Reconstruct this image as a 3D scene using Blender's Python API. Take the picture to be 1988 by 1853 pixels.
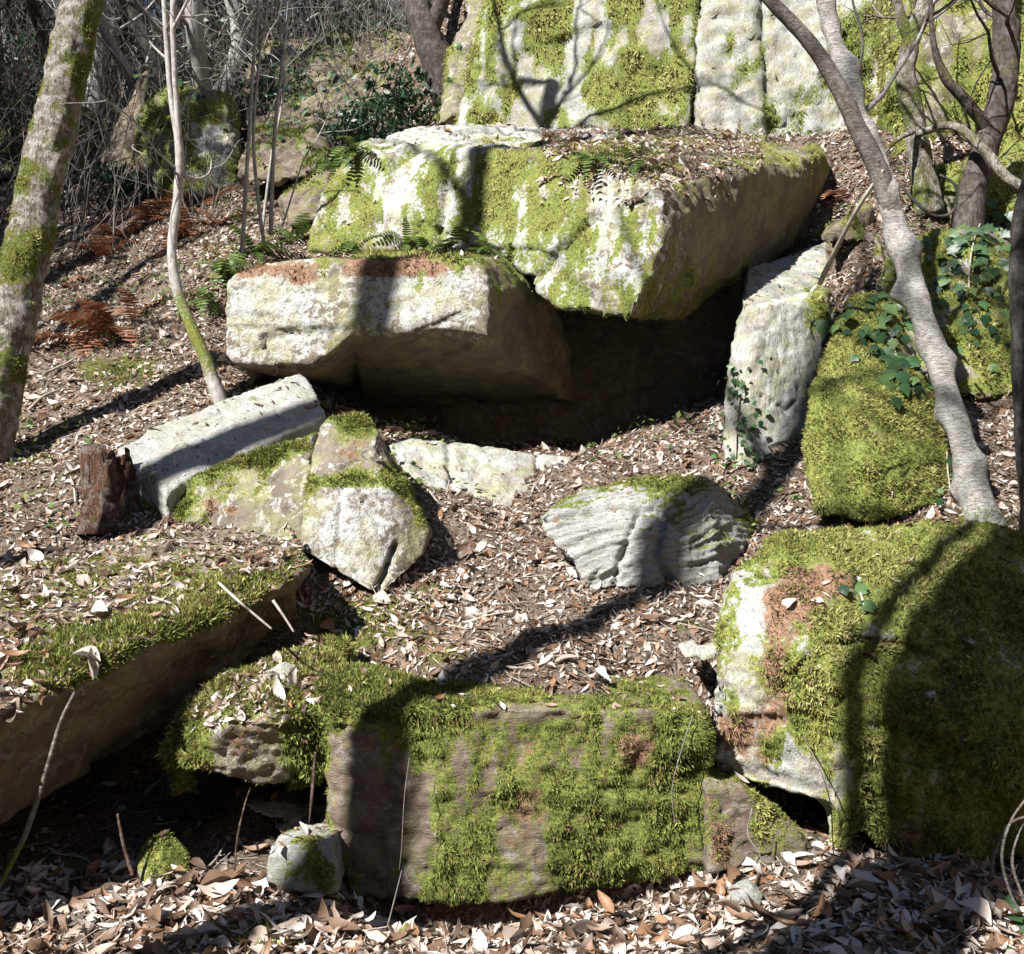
import bpy, bmesh, math, random
import numpy as np
from mathutils import Vector
from mathutils.bvhtree import BVHTree

for _o in list(bpy.data.objects):
    bpy.data.objects.remove(_o)
random.seed(7)
RNG = np.random.default_rng(11)
scene = bpy.context.scene
COL = scene.collection

# ------------------------------------------------------------------ camera
EYE = 1.6
FPX, CX, CY = 2132.0, 994.0, 926.5          # photograph measured on a 1988 x 1853 grid
cam_d = bpy.data.cameras.new('camera')
cam = bpy.data.objects.new('camera', cam_d)
COL.objects.link(cam)
cam.location = (0, 0, EYE)
cam.rotation_euler = (math.radians(90), 0, 0)
cam_d.sensor_width = 36
cam_d.lens = 36 * FPX / 1988.0
cam_d.clip_start = 0.05
cam_d.clip_end = 400
scene.camera = cam

# ------------------------------------------------------------------ sky and sun
SUN_AZ, SUN_EL = 42.0, 42.0                  # degrees left of straight behind the camera, height
sa, se = math.radians(SUN_AZ), math.radians(SUN_EL)
S = np.array([-math.sin(sa) * math.cos(se), -math.cos(sa) * math.cos(se), math.sin(se)])
world = bpy.data.worlds.new('World')
scene.world = world
world.use_nodes = True
wn = world.node_tree
wn.nodes.clear()
wo = wn.nodes.new('ShaderNodeOutputWorld')
wb = wn.nodes.new('ShaderNodeBackground')
ws = wn.nodes.new('ShaderNodeTexSky')
ws.sky_type = 'NISHITA'
ws.sun_disc = False
ws.sun_elevation = se
ws.sun_rotation = math.atan2(S[0], S[1])
ws.altitude = 1500
ws.air_density = 1.0
ws.dust_density = 0.2
wb.inputs[1].default_value = 0.06
wn.links.new(ws.outputs[0], wb.inputs[0])
wn.links.new(wb.outputs[0], wo.inputs[0])
sun_d = bpy.data.lights.new('sun', 'SUN')
sun_d.energy = 5.0
sun_d.angle = math.radians(0.53)
sun_d.color = (1.0, 0.975, 0.94)
sun = bpy.data.objects.new('sun', sun_d)
COL.objects.link(sun)
sun.rotation_euler = Vector(S).to_track_quat('Z', 'Y').to_euler()
sun.location = Vector(S) * 30
scene.view_settings.view_transform = 'Standard'
scene.view_settings.look = 'None'
scene.view_settings.exposure = 1.2
scene.view_settings.gamma = 1.0
scene.view_settings.use_curve_mapping = False
scene.cycles.max_bounces = 6
scene.cycles.diffuse_bounces = 1
scene.cycles.glossy_bounces = 2
scene.cycles.transmission_bounces = 3
scene.cycles.transparent_max_bounces = 4


# ------------------------------------------------------------------ helpers
def U(px, py, d):
    """world point seen at photo position px, py at depth d"""
    return np.array([(px - CX) / FPX * d, d, EYE - (py - CY) / FPX * d])


def pix(p):
    y = np.maximum(p[:, 1], 0.3)
    return CX + p[:, 0] / y * FPX, CY - (p[:, 2] - EYE) / y * FPX


def _hash(ix, iy, iz):
    h = (ix.astype(np.uint32) * np.uint32(374761393) + iy.astype(np.uint32) * np.uint32(668265263)
         + iz.astype(np.uint32) * np.uint32(2147483647 - 1274126177))
    h = (h ^ (h >> np.uint32(13))) * np.uint32(1274126177)
    h = h ^ (h >> np.uint32(16))
    return (h & np.uint32(0xFFFFFF)).astype(np.float64) / 0xFFFFFF


def vnoise(p):
    """value noise in -1..1"""
    i = np.floor(p).astype(np.int64)
    f = p - i
    f = f * f * f * (f * (f * 6 - 15) + 10)
    i = i & 0xFFFFFFF
    x, y, z = i[:, 0], i[:, 1], i[:, 2]
    fx, fy, fz = f[:, 0], f[:, 1], f[:, 2]
    def c(a, b, d): return _hash(x + a, y + b, z + d)
    x00 = c(0, 0, 0) * (1 - fx) + c(1, 0, 0) * fx
    x10 = c(0, 1, 0) * (1 - fx) + c(1, 1, 0) * fx
    x01 = c(0, 0, 1) * (1 - fx) + c(1, 0, 1) * fx
    x11 = c(0, 1, 1) * (1 - fx) + c(1, 1, 1) * fx
    return ((x00 * (1 - fy) + x10 * fy) * (1 - fz) + (x01 * (1 - fy) + x11 * fy) * fz) * 2 - 1


def fbm(p, octaves=4, gain=0.5):
    s = np.zeros(len(p)); a = 1.0; t = 0.0
    for k in range(octaves):
        s += a * vnoise(p * (2 ** k) + 17.3 * k); t += a; a *= gain
    return s / t


def smooth01(a, b, x):
    t = np.clip((x - a) / (b - a), 0, 1)
    return t * t * (3 - 2 * t)


def mesh_from(name, verts, faces, attrs=None, smooth=True, mat=None):
    """faces: (n,3) or (n,4) array"""
    verts = np.asarray(verts, dtype=np.float32)
    faces = np.asarray(faces, dtype=np.int32)
    me = bpy.data.meshes.new(name)
    me.vertices.add(len(verts)); me.vertices.foreach_set('co', verts.ravel())
    k = faces.shape[1]
    me.loops.add(faces.size); me.loops.foreach_set('vertex_index', faces.ravel())
    me.polygons.add(len(faces))
    me.polygons.foreach_set('loop_start', np.arange(0, faces.size, k, dtype=np.int32))
    if smooth:
        me.polygons.foreach_set('use_smooth', np.ones(len(faces), dtype=bool))
    for an, av in (attrs or {}).items():
        a = me.attributes.new(an, 'FLOAT', 'POINT')
        a.data.foreach_set('value', np.asarray(av, dtype=np.float32))
    me.update(calc_edges=True)
    if mat: me.materials.append(mat)
    return me


def link(name, me, parent=None, label=None, cat=None, group=None, kind=None):
    o = bpy.data.objects.new(name, me)
    COL.objects.link(o)
    if parent is not None: o.parent = parent
    if label: o['label'] = label
    if cat: o['category'] = cat
    if group: o['group'] = group
    if kind: o['kind'] = kind
    return o


def thing(name, loc, label, cat, group=None):
    o = link(name, None, None, label, cat, group)
    o.location = loc
    return o


def basis(n):
    """two tangents for unit normals n"""
    ref = np.where(np.abs(n[:, 2:3]) < 0.9, np.array([[0, 0, 1.0]]), np.array([[1.0, 0, 0]]))
    t = np.cross(ref, n); t /= np.linalg.norm(t, axis=1, keepdims=True) + 1e-9
    return t, np.cross(n, t)


def unit(v):
    return v / (np.linalg.norm(v, axis=-1, keepdims=True) + 1e-12)


# ------------------------------------------------------------------ materials
def new_mat(name):
    m = bpy.data.materials.new(name); m.use_nodes = True
    nt = m.node_tree; nt.nodes.clear()
    return m, nt


class N:
    def __init__(s, nt): s.nt = nt
    def node(s, t, **kw):
        n = s.nt.nodes.new(t)
        for k, v in kw.items(): setattr(n, k, v)
        return n
    def link(s, a, b): s.nt.links.new(a, b)
    def attr(s, name):
        return s.node('ShaderNodeAttribute', attribute_name=name).outputs['Fac']
    def coords(s, scale=(1, 1, 1), rot=(0, 0, 0)):
        tc = s.node('ShaderNodeTexCoord'); mp = s.node('ShaderNodeMapping')
        mp.inputs['Scale'].default_value = scale; mp.inputs['Rotation'].default_value = rot
        s.link(tc.outputs['Object'], mp.inputs[0]); return mp.outputs[0]
    def noise(s, vec, scale, detail=5, rough=0.6, dist=0.0):
        n = s.node('ShaderNodeTexNoise'); n.inputs['Scale'].default_value = scale
        n.inputs['Detail'].default_value = detail; n.inputs['Roughness'].default_value = rough
        n.inputs['Distortion'].default_value = dist
        s.link(vec, n.inputs['Vector']); return n.outputs['Fac']
    def ramp(s, fac, stops):
        r = s.node('ShaderNodeValToRGB'); e = r.color_ramp.elements
        while len(e) < len(stops): e.new(0.5)
        for q, (p, c) in zip(e, stops):
            q.position = p; q.color = (c[0], c[1], c[2], 1) if hasattr(c, '__len__') else (c, c, c, 1)
        s.link(fac, r.inputs[0]); return r.outputs[0]
    def mix(s, fac, a, b, mode='MIX'):
        m = s.node('ShaderNodeMix', data_type='RGBA', blend_type=mode)
        if hasattr(fac, 'is_output'): s.link(fac, m.inputs[0])
        else: m.inputs[0].default_value = fac
        for v, i in ((a, 6), (b, 7)):
            if hasattr(v, 'is_output'): s.link(v, m.inputs[i])
            else: m.inputs[i].default_value = (*v, 1)
        return m.outputs[2]
    def math(s, op, a, b=0.0, c=0.0):
        m = s.node('ShaderNodeMath', operation=op)
        for v, i in ((a, 0), (b, 1), (c, 2)):
            if hasattr(v, 'is_output'): s.link(v, m.inputs[i])
            else: m.inputs[i].default_value = v
        return m.outputs[0]
    def bump(s, h, strength=0.5, dist=0.02, normal=None):
        b = s.node('ShaderNodeBump'); b.inputs['Strength'].default_value = strength
        b.inputs['Distance'].default_value = dist; s.link(h, b.inputs['Height'])
        if normal: s.link(normal, b.inputs['Normal'])
        return b.outputs[0]
    def principled(s, col, rough=0.85, normal=None, spec=0.3):
        p = s.node('ShaderNodeBsdfPrincipled')
        if hasattr(col, 'is_output'): s.link(col, p.inputs['Base Color'])
        else: p.inputs['Base Color'].default_value = (*col, 1)
        p.inputs['Roughness'].default_value = rough
        p.inputs['Specular IOR Level'].default_value = spec
        if normal: s.link(normal, p.inputs['Normal'])
        return p.outputs[0]
    def out(s, sh):
        o = s.node('ShaderNodeOutputMaterial'); s.link(sh, o.inputs['Surface'])


MOSS_A, MOSS_B, MOSS_C = (0.065, 0.085, 0.022), (0.265, 0.285, 0.07), (0.52, 0.51, 0.22)
BROWN_A, BROWN_B = (0.12, 0.065, 0.038), (0.36, 0.225, 0.15)


def rock_material(name, c0, c1, c2, lichen=0.5, stretch=(1, 1, 1), rot=(0, 0, 0), algae=0.35):
    m, nt = new_mat(name); n = N(nt)
    co = n.coords(); cs = n.coords(stretch, rot)
    big = n.noise(co, 1.7, 4, 0.6)
    mid = n.noise(cs, 9.0, 6, 0.65, 0.4)
    fine = n.noise(cs, 55.0, 4, 0.7)
    base = n.mix(n.ramp(mid, [(0.3, 0.0), (0.7, 1.0)]), c0, c1)
    base = n.mix(n.ramp(big, [(0.4, 0.0), (0.65, 0.75)]), base, c2)
    lic = n.math('ADD', n.noise(co, 13.0, 6, 0.7, 0.6), n.math('MULTIPLY', n.math('SUBTRACT', n.attr('pale'), 0.5), 0.32))  # pale attribute: lichen cover, plus painted lit-face tone on capstone and square-cut boulder
    base = n.mix(n.math('MULTIPLY', n.ramp(lic, [(0.52, 0.0), (0.60, 1.0)]), lichen), base, (0.50, 0.495, 0.475))
    pale = n.noise(cs, 26.0, 5, 0.7, 0.3)
    base = n.mix(n.math('MULTIPLY', n.ramp(pale, [(0.56, 0.0), (0.66, 1.0)]), 0.65), base, (0.11, 0.105, 0.09))
    alg = n.noise(co, 5.0, 5, 0.65, 0.5)
    base = n.mix(n.math('MULTIPLY', n.ramp(alg, [(0.45, 0.0), (0.62, 1.0)]), algae), base, (0.30, 0.30, 0.135))
    pit = n.noise(co, 85.0, 3, 0.7)
    base = n.mix(n.math('MULTIPLY', n.ramp(pit, [(0.54, 0.0), (0.62, 1.0)]), 0.65), base, (0.13, 0.125, 0.11))
    # stains carried on the stone itself
    br = n.attr('brown'); mo = n.attr('moss')
    brk = n.noise(co, 38.0, 5, 0.7)
    mcol = n.mix(n.ramp(n.noise(co, 60.0, 3, 0.7), [(0.3, 0.0), (0.7, 1.0)]), MOSS_A, MOSS_B)
    mfac = n.ramp(n.math('ADD', mo, n.math('MULTIPLY', n.math('SUBTRACT', brk, 0.5), 1.1)), [(0.44, 0.0), (0.54, 1.0)])
    bcol = n.mix(n.ramp(n.noise(co, 70.0, 3, 0.7), [(0.3, 0.0), (0.7, 1.0)]), BROWN_A, BROWN_B)
    bfac = n.ramp(n.math('ADD', br, n.math('MULTIPLY', n.math('SUBTRACT', brk, 0.5), 1.0)), [(0.42, 0.0), (0.55, 1.0)])
    col = n.mix(mfac, base, mcol)
    col = n.mix(bfac, col, bcol)
    h = n.math('ADD', n.math('MULTIPLY', mid, 1.0), n.math('MULTIPLY', fine, 0.45))
    nb = n.bump(h, 0.8, 0.03)
    nb = n.bump(n.noise(co, 140.0, 3, 0.7), 0.5, 0.006, nb)
    n.out(n.principled(col, 0.9, nb, 0.2))
    return m


M = {}
M['gneiss'] = rock_material('weathered_gneiss', (0.16, 0.13, 0.10), (0.265, 0.225, 0.18), (0.13, 0.105, 0.082), 0.95, algae=0.6)
M['schist'] = rock_material('layered_schist', (0.30, 0.295, 0.285), (0.46, 0.45, 0.43), (0.25, 0.24, 0.225), 0.4,
                            (1.0, 1.0, 6.0), (0.12, -0.2, 0))
M['layered'] = rock_material('pale_layered_rock', (0.36, 0.35, 0.335), (0.52, 0.51, 0.49), (0.30, 0.29, 0.275), 0.6, (1.0, 1.0, 5.0), (0.12, -0.2, 0), 0.15)
M['slab'] = rock_material('smooth_slab', (0.36, 0.35, 0.335), (0.47, 0.46, 0.445), (0.27, 0.255, 0.235), 0.6, (1, 3, 1), (0, 0, 0), 0.35)
M['brownstone'] = rock_material('iron_stained_and_shaded_rock', (0.115, 0.085, 0.066), (0.25, 0.185, 0.14), (0.10, 0.07, 0.056), 0.3,
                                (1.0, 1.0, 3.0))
M['pale'] = rock_material('pale_cliff_stone', (0.33, 0.32, 0.295), (0.48, 0.47, 0.445), (0.25, 0.235, 0.205), 0.75, (1, 1, 0.5), algae=0.6)


def leafy_material(name, stops, trans=0.25, rough=0.7, spec=0.3, scale=30.0, attr='tint'):
    m, nt = new_mat(name); n = N(nt)
    t = n.attr(attr)
    col = n.ramp(t, stops)
    v = n.noise(n.coords(), scale, 3, 0.6)
    col = n.mix(0.55, col, n.ramp(v, [(0.3, 0.55), (0.7, 1.25)]), 'MULTIPLY')
    p = n.principled(col, rough, None, spec)
    tr = n.node('ShaderNodeBsdfTranslucent'); n.link(col, tr.inputs[0])
    mx = n.node('ShaderNodeMixShader'); mx.inputs[0].default_value = trans
    n.link(p, mx.inputs[1]); n.link(tr.outputs[0], mx.inputs[2])
    n.out(mx.outputs[0])
    return m


M['moss'] = leafy_material('moss', [(0.0, MOSS_A), (0.45, MOSS_B), (0.78, MOSS_C), (0.80, BROWN_A), (1.0, BROWN_B)], 0.3, 0.8, 0.15)
M['leaf'] = leafy_material('dead_leaf', [(0.0, (0.085, 0.05, 0.03)), (0.25, (0.20, 0.12, 0.075)), (0.42, (0.31, 0.165, 0.085)),
                                         (0.5, (0.36, 0.25, 0.185)), (0.8, (0.52, 0.43, 0.365)), (1.0, (0.64, 0.59, 0.545))],
                           0.18, 0.55, 0.5, 25)
M['ivy'] = leafy_material('ivy_leaf', [(0.0, (0.012, 0.04, 0.018)), (0.6, (0.04, 0.095, 0.035)), (1.0, (0.11, 0.18, 0.06))], 0.2, 0.42, 0.45, 40)
M['fern'] = leafy_material('green_fern', [(0.0, (0.03, 0.07, 0.015)), (0.6, (0.09, 0.15, 0.03)), (1.0, (0.20, 0.24, 0.06))], 0.25, 0.6, 0.4)
M['bracken'] = leafy_material('dead_bracken', [(0.0, (0.10, 0.035, 0.018)), (0.5, (0.27, 0.10, 0.05)), (1.0, (0.42, 0.24, 0.14))], 0.25, 0.7, 0.3)


def bark_material(name, a, b, scale=(6, 6, 1.5), lichen=0.0, bump=0.6):
    m, nt = new_mat(name); n = N(nt)
    co = n.coords(scale); c1 = n.coords()
    f = n.noise(co, 6.0, 6, 0.7, 0.5)
    col = n.mix(n.ramp(f, [(0.35, 0.0), (0.62, 1.0)]), a, b)
    if lichen:
        l = n.noise(c1, 14.0, 5, 0.7)
        col = n.mix(n.math('MULTIPLY', n.ramp(l, [(0.48, 0.0), (0.58, 1.0)]), lichen), col, (0.52, 0.51, 0.48))
    mo = n.attr('moss')
    brk = n.noise(c1, 45.0, 4, 0.7)
    mfac = n.ramp(n.math('ADD', mo, n.math('MULTIPLY', n.math('SUBTRACT', brk, 0.5), 0.9)), [(0.42, 0.0), (0.56, 1.0)])
    mc = n.mix(n.ramp(n.noise(c1, 60.0, 3, 0.7), [(0.3, 0.0), (0.7, 1.0)]), MOSS_A, (0.20, 0.21, 0.035))
    col = n.mix(mfac, col, mc)
    n.out(n.principled(col, 0.9, n.bump(n.math('ADD', f, n.math('MULTIPLY', brk, 0.3)), bump, 0.02), 0.2))
    return m


M['oak'] = bark_material('oak_bark', (0.06, 0.048, 0.036), (0.30, 0.265, 0.21), (9, 9, 2.6), 0.6, 1.6)
M['smooth_bark'] = bark_material('smooth_grey_bark', (0.19, 0.17, 0.15), (0.46, 0.44, 0.41), (4, 4, 11), 0.6, 1.3)
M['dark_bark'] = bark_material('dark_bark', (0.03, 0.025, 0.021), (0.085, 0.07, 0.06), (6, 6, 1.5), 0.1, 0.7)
M['mid_bark'] = bark_material('shaded_limb_bark', (0.07, 0.058, 0.05), (0.20, 0.175, 0.155), (4, 4, 9), 0.2, 1.0)  # darker bark: shade painted into the fork's limb; also roots and creepers
M['grey_bark'] = bark_material('grey_twig_bark', (0.20, 0.18, 0.165), (0.40, 0.38, 0.355), (4, 4, 2), 0.3, 0.4)
M['brush'] = bark_material('dull_brush', (0.06, 0.05, 0.042), (0.24, 0.215, 0.19), (0.6, 0.6, 0.6), 0.15, 0.2)
M['twig'] = bark_material('twig', (0.26, 0.22, 0.18), (0.47, 0.42, 0.36), (6, 6, 2), 0.2, 0.3)
M['rot'] = bark_material('rotten_red_wood', (0.06, 0.03, 0.02), (0.25, 0.135, 0.09), (14, 14, 1.2), 0.35, 2.0)

mg, nt = new_mat('forest_soil'); n = N(nt)
co = n.coords()
c = n.mix(n.ramp(n.noise(co, 22, 6, 0.7), [(0.35, 0.0), (0.65, 1.0)]), (0.07, 0.048, 0.033), (0.24, 0.175, 0.13))
c = n.mix(n.ramp(n.noise(co, 60, 4, 0.7), [(0.50, 0.0), (0.58, 0.85)]), c, (0.42, 0.345, 0.28))
mo = n.attr('moss')
mf = n.ramp(n.math('ADD', mo, n.math('MULTIPLY', n.math('SUBTRACT', n.noise(co, 30, 4, 0.7), 0.5), 0.9)), [(0.44, 0.0), (0.58, 1.0)])
c = n.mix(mf, c, n.mix(n.noise(co, 50, 3), MOSS_A, MOSS_B))
n.out(n.principled(c, 0.95, n.bump(n.noise(co, 35, 6, 0.75), 1.0, 0.05), 0.1))
M['soil'] = mg


# ------------------------------------------------------------------ ground
# photo position, depth (or world x, y, z when marked 'w') of points of the hillside and the added sky-blocking slopes
G = []
def g(px, py, d): G.append(U(px, py, d))
def gw(x, y, z): G.append(np.array([x, y, z], float))
for px in (-500, 0, 500, 1000, 1500, 2000, 2500): g(px, 1853, 4.02)
g(0, 1745, 4.5); g(340, 1715, 4.6); g(640, 1795, 4.32); g(1000, 1805, 4.26); g(1250, 1770, 4.36); g(1400, 1700, 4.6); g(1700, 1690, 4.65); g(2000, 1715, 4.55); g(2500, 1690, 4.7)
for x in (-2.5, -2.0, -1.5, -0.95): gw(x, 5.3, -0.15); gw(x, 5.95, -0.1)
gw(-3.2, 4.6, 0.2); gw(-3.4, 5.5, 0.8)
for x in (-0.55, 0.0, 0.5): gw(x, 4.56, -0.36); gw(x, 4.86, -0.42)
for x in (0.95, 1.5, 2.2, 3.0): gw(x, 4.86, -0.08)
for x in (1.0, 1.5, 2.2, 3.0): gw(x, 5.3, -0.02)
gw(1.5, 6.1, 0.9); gw(2.6, 6.1, 1.0); gw(3.6, 6.2, 1.1)
g(660, 1330, 5.02); g(900, 1330, 5.02); g(1150, 1335, 5.02); g(1370, 1340, 5.02)
g(680, 1222, 5.7); g(850, 1240, 5.6); g(1150, 1240, 5.6); g(1390, 1230, 5.6)
g(720, 1168, 6.1); g(900, 1165, 6.15); g(1130, 1168, 6.25); g(1400, 1165, 6.25)
g(860, 1080, 6.6); g(1060, 1070, 6.65); g(930, 1000, 7.0); g(1040, 985, 7.2); g(1500, 1010, 6.9)
g(1120, 925, 7.6); g(1230, 900, 7.8); g(1330, 870, 7.9); g(1400, 840, 8.2); g(1300, 815, 8.6); g(1490, 930, 7.3); g(1560, 960, 7.1)
g(900, 870, 8.6); g(1150, 880, 8.6); gw(-0.6, 10.2, 1.9); gw(0.9, 10.2, 1.9); gw(2.2, 10.0, 2.4)
for x in (-2.3, -1.7, -1.1): gw(x, 6.15, 0.98)
gw(-0.80, 5.0, -0.12); gw(-0.80, 5.5, -0.1); gw(-0.55, 5.35, 0.70); gw(-0.80, 5.95, 0.84); gw(-3.3, 5.9, 1.05)
g(0, 1060, 6.3); g(200, 1040, 6.35); g(420, 1025, 6.3); g(560, 1070, 6.1); g(-300, 1060, 6.3)
g(0, 960, 7.0); g(150, 920, 7.2); g(230, 860, 7.6); g(400, 770, 8.3); g(440, 730, 8.7); g(-300, 930, 7.2)
g(0, 870, 7.8); g(150, 790, 8.6); g(60, 720, 9.6); g(250, 690, 9.8); g(400, 620, 10.2); g(-300, 800, 8.8)
g(0, 600, 11.6); g(200, 540, 12.0); g(330, 470, 12.6); g(470, 480, 11.2); g(560, 440, 11.4); g(-300, 620, 12)
g(0, 430, 15); g(200, 390, 15); g(400, 380, 14.5); g(520, 390, 13); g(-400, 430, 15)
g(0, 290, 20); g(300, 250, 19.5); g(600, 230, 17); g(780, 240, 15); g(-600, 280, 20)
g(0, 150, 30); g(400, 120, 29); g(700, 90, 27); g(-700, 150, 30)
g(0, 45, 42); g(450, 40, 40); g(-900, 60, 42); g(800, 30, 38)
gw(-20, 60, 19.5); gw(0, 60, 20); gw(25, 60, 21); gw(-40, 60, 18)
gw(-1, 12.2, 5.2); gw(1, 12.2, 5.3); gw(2.5, 12.2, 5.4); gw(-0.8, 13.4, 5.7); gw(1, 13.4, 5.6); gw(2.5, 13.3, 5.6); gw(4.2, 13.2, 5.6); gw(-0.5, 14.8, 8.9); gw(1.2, 14.8, 9.2); gw(2.8, 14.8, 9.3); gw(4.4, 14.8, 9.2); gw(5, 14.5, 9.0); gw(9, 14.0, 9.0); gw(4, 26, 13.5); gw(16, 26, 14)
g(1700, 400, 9.8); g(1650, 430, 9.6); g(1660, 570, 8.6); g(1620, 720, 8.4); g(1850, 430, 9.8); g(2000, 420, 9.9); g(1900, 560, 9.0); g(2000, 620, 8.8)
g(1900, 760, 8.0); g(2000, 850, 7.5); g(1900, 900, 7.2); g(1900, 1000, 6.75); g(2000, 1030, 6.5); g(2400, 800, 8); g(2400, 480, 9.6)
g(1780, 260, 10.8); g(2000, 250, 11); g(2500, 250, 11)
gw(-9, 4, 1.6); gw(-12, 8, 4.2); gw(-20, 14, 8); gw(-40, 20, 11); gw(7, 4, 0.8); gw(12, 8, 5.5); gw(17, 6, 12); gw(26, 6, 25); gw(40, 20, 36); gw(12, 0, 5); gw(18, -8, 14); gw(28, -12, 28); gw(-24, 5, 17); gw(-40, 3, 34)  # steep side slopes here are added out of view to block sky light
for x in (-8, 0, 8): gw(x, 1.0, -0.35); gw(x, -5, 0.3); gw(x, -14, 6.0); gw(x, -40, 24); gw(x, -62, 38)  # slope rising behind the camera, added unseen to cut sky fill
for x in (-70, -25, 0, 25, 70): gw(x, 90, 21); gw(x, -90, 48)
for y in (-30, 0, 30, 60): gw(-70, y, 46); gw(70, y, 52)  # unseen outer rims, raised with the added sky-blocking slopes
G = np.array(G)
from mathutils.geometry import delaunay_2d_cdt
_dv, _de, _df, *_ = delaunay_2d_cdt([Vector((p[0], p[1])) for p in G], [], [], 0, 1e-6)
_dv = np.array([[v.x, v.y] for v in _dv])
_gz = np.array([G[np.argmin((G[:, 0] - v[0]) ** 2 + (G[:, 1] - v[1]) ** 2), 2] for v in _dv])
_bv = BVHTree.FromPolygons([(a[0], a[1], z) for a, z in zip(_dv, _gz)], [tuple(f) for f in _df])


def axis(stops):
    """stops: (from, to, step)..."""
    out = []
    for a, b, s in stops: out += list(np.arange(a, b, s))
    return np.array(out + [stops[-1][1]])


gx = axis([(-40, -12, 2.0), (-12, -5, 0.35), (-5, 4.5, 0.06), (4.5, 10, 0.3), (10, 40, 2.0)])
gy = axis([(-60, -4, 4.0), (-4, 3.4, 0.4), (3.4, 9.5, 0.06), (9.5, 15, 0.1), (15, 60, 0.5)])
nx, ny = len(gx), len(gy)
XX, YY = np.meshgrid(gx, gy)
ZZ = np.zeros_like(XX)
for j in range(ny):
    for i in range(nx):
        h = _bv.ray_cast(Vector((gx[i], gy[j], 100)), Vector((0, 0, -1)))
        ZZ[j, i] = h[0].z if h[0] else np.nan
bad = np.isnan(ZZ)
if bad.any(): ZZ[bad] = np.interp(YY[bad], gy, np.nanmean(ZZ, axis=1))
for _ in range(3):
    Zp = np.pad(ZZ, 1, mode='edge')
    ZZ = (Zp[1:-1, 1:-1] * 2 + Zp[:-2, 1:-1] + Zp[2:, 1:-1] + Zp[1:-1, :-2] + Zp[1:-1, 2:]) / 6
P3 = np.stack([XX.ravel(), YY.ravel(), np.zeros(XX.size)], 1)
ZZ = ZZ.ravel() + 0.08 * fbm(P3 * 1.3, 3) + 0.06 * fbm(P3 * 3.6, 4, 0.55) + np.clip((P3[:, 1] - 9) / 10, 0, 1) * 0.3 * fbm(P3 * 0.5, 2)
GV = np.stack([XX.ravel(), YY.ravel(), ZZ], 1)
idx = np.arange(nx * ny).reshape(ny, nx)
GF = np.stack([idx[:-1, :-1], idx[:-1, 1:], idx[1:, 1:], idx[1:, :-1]], -1).reshape(-1, 4)
gpx, gpy = pix(GV)
GROUND_SPOTS = [(80, 1250, 120, 60, .4), (120, 1700, 90, 40, .2), (700, 1210, 110, 45, .6), (1000, 1280, 90, 30, .35), (1180, 1200, 70, 25, .35), (950, 1080, 50, 30, .25), (850, 1260, 60, 30, .35), (200, 720, 130, 40, .35), (60, 900, 70, 40, .4),
                (500, 1820, 90, 40, .6), (1050, 1790, 50, 30, .3), (850, 1150, 60, 30, .3), (1330, 1210, 70, 40, .4), (1290, 1350, 90, 40, .35),
                (1900, 1020, 70, 50, .5), (1460, 1820, 60, 40, .3), (280, 730, 100, 40, .3), (120, 480, 80, 60, .2), (450, 500, 100, 40, .3), (1930, 690, 60, 90, .5)]
gm = 0.22 + 0.36 * fbm(GV * 1.3, 5, 0.6) + 0.10 * smooth01(11, 16, GV[:, 1])
for (a, b, rx, ry, v) in GROUND_SPOTS:
    gm = gm + v * np.exp(-((gpx - a) / rx) ** 2 - ((gpy - b) / ry) ** 2) * (GV[:, 1] > 3)
gm = np.clip(gm, 0, 1)
ground = link('ground', mesh_from('ground', GV, GF, {'moss': gm}, True, M['soil']), kind='structure')
ground['label'] = 'forest hillside of soil under dead leaves and moss'
GT = np.concatenate([GF[:, [0, 1, 2]], GF[:, [0, 2, 3]]])
SURF = [(GV, GT)]                 # every solid surface, for later drops and view tests


# ------------------------------------------------------------------ rocks
def remesh(hulls, voxel):
    bm = bmesh.new()
    for pts in hulls:
        b2 = bmesh.new()
        for p in pts: b2.verts.new(p)
        r = bmesh.ops.convex_hull(b2, input=b2.verts)
        bmesh.ops.delete(b2, geom=list({v for v in r['geom_interior'] + r['geom_unused'] if isinstance(v, bmesh.types.BMVert)}), context='VERTS')
        bmesh.ops.recalc_face_normals(b2, faces=b2.faces)
        tmp = bpy.data.meshes.new('tmp'); b2.to_mesh(tmp); b2.free()
        bm.from_mesh(tmp); bpy.data.meshes.remove(tmp)
    me = bpy.data.meshes.new('tmp'); bm.to_mesh(me); bm.free()
    o = bpy.data.objects.new('tmp', me); COL.objects.link(o)
    md = o.modifiers.new('r', 'REMESH'); md.mode = 'VOXEL'; md.voxel_size = voxel; md.adaptivity = 0
    dg = bpy.context.evaluated_depsgraph_get()
    m2 = bpy.data.meshes.new_from_object(o.evaluated_get(dg))
    bpy.data.objects.remove(o); bpy.data.meshes.remove(me)
    nv = len(m2.vertices)
    co = np.zeros(nv * 3); m2.vertices.foreach_get('co', co); co = co.reshape(-1, 3)
    ls = np.zeros(len(m2.loops), dtype=np.int32); m2.loops.foreach_get('vertex_index', ls)
    lt = np.zeros(len(m2.polygons), dtype=np.int32); m2.polygons.foreach_get('loop_total', lt)
    bpy.data.meshes.remove(m2)
    if (lt == 4).all(): f = ls.reshape(-1, 4)
    else:
        st = np.concatenate([[0], np.cumsum(lt)[:-1]])
        f = np.array([[ls[s], ls[s + 1], ls[s + 2], ls[s + 3] if t == 4 else ls[s + 2]] for s, t in zip(st, lt)])
    return co, f


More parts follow.
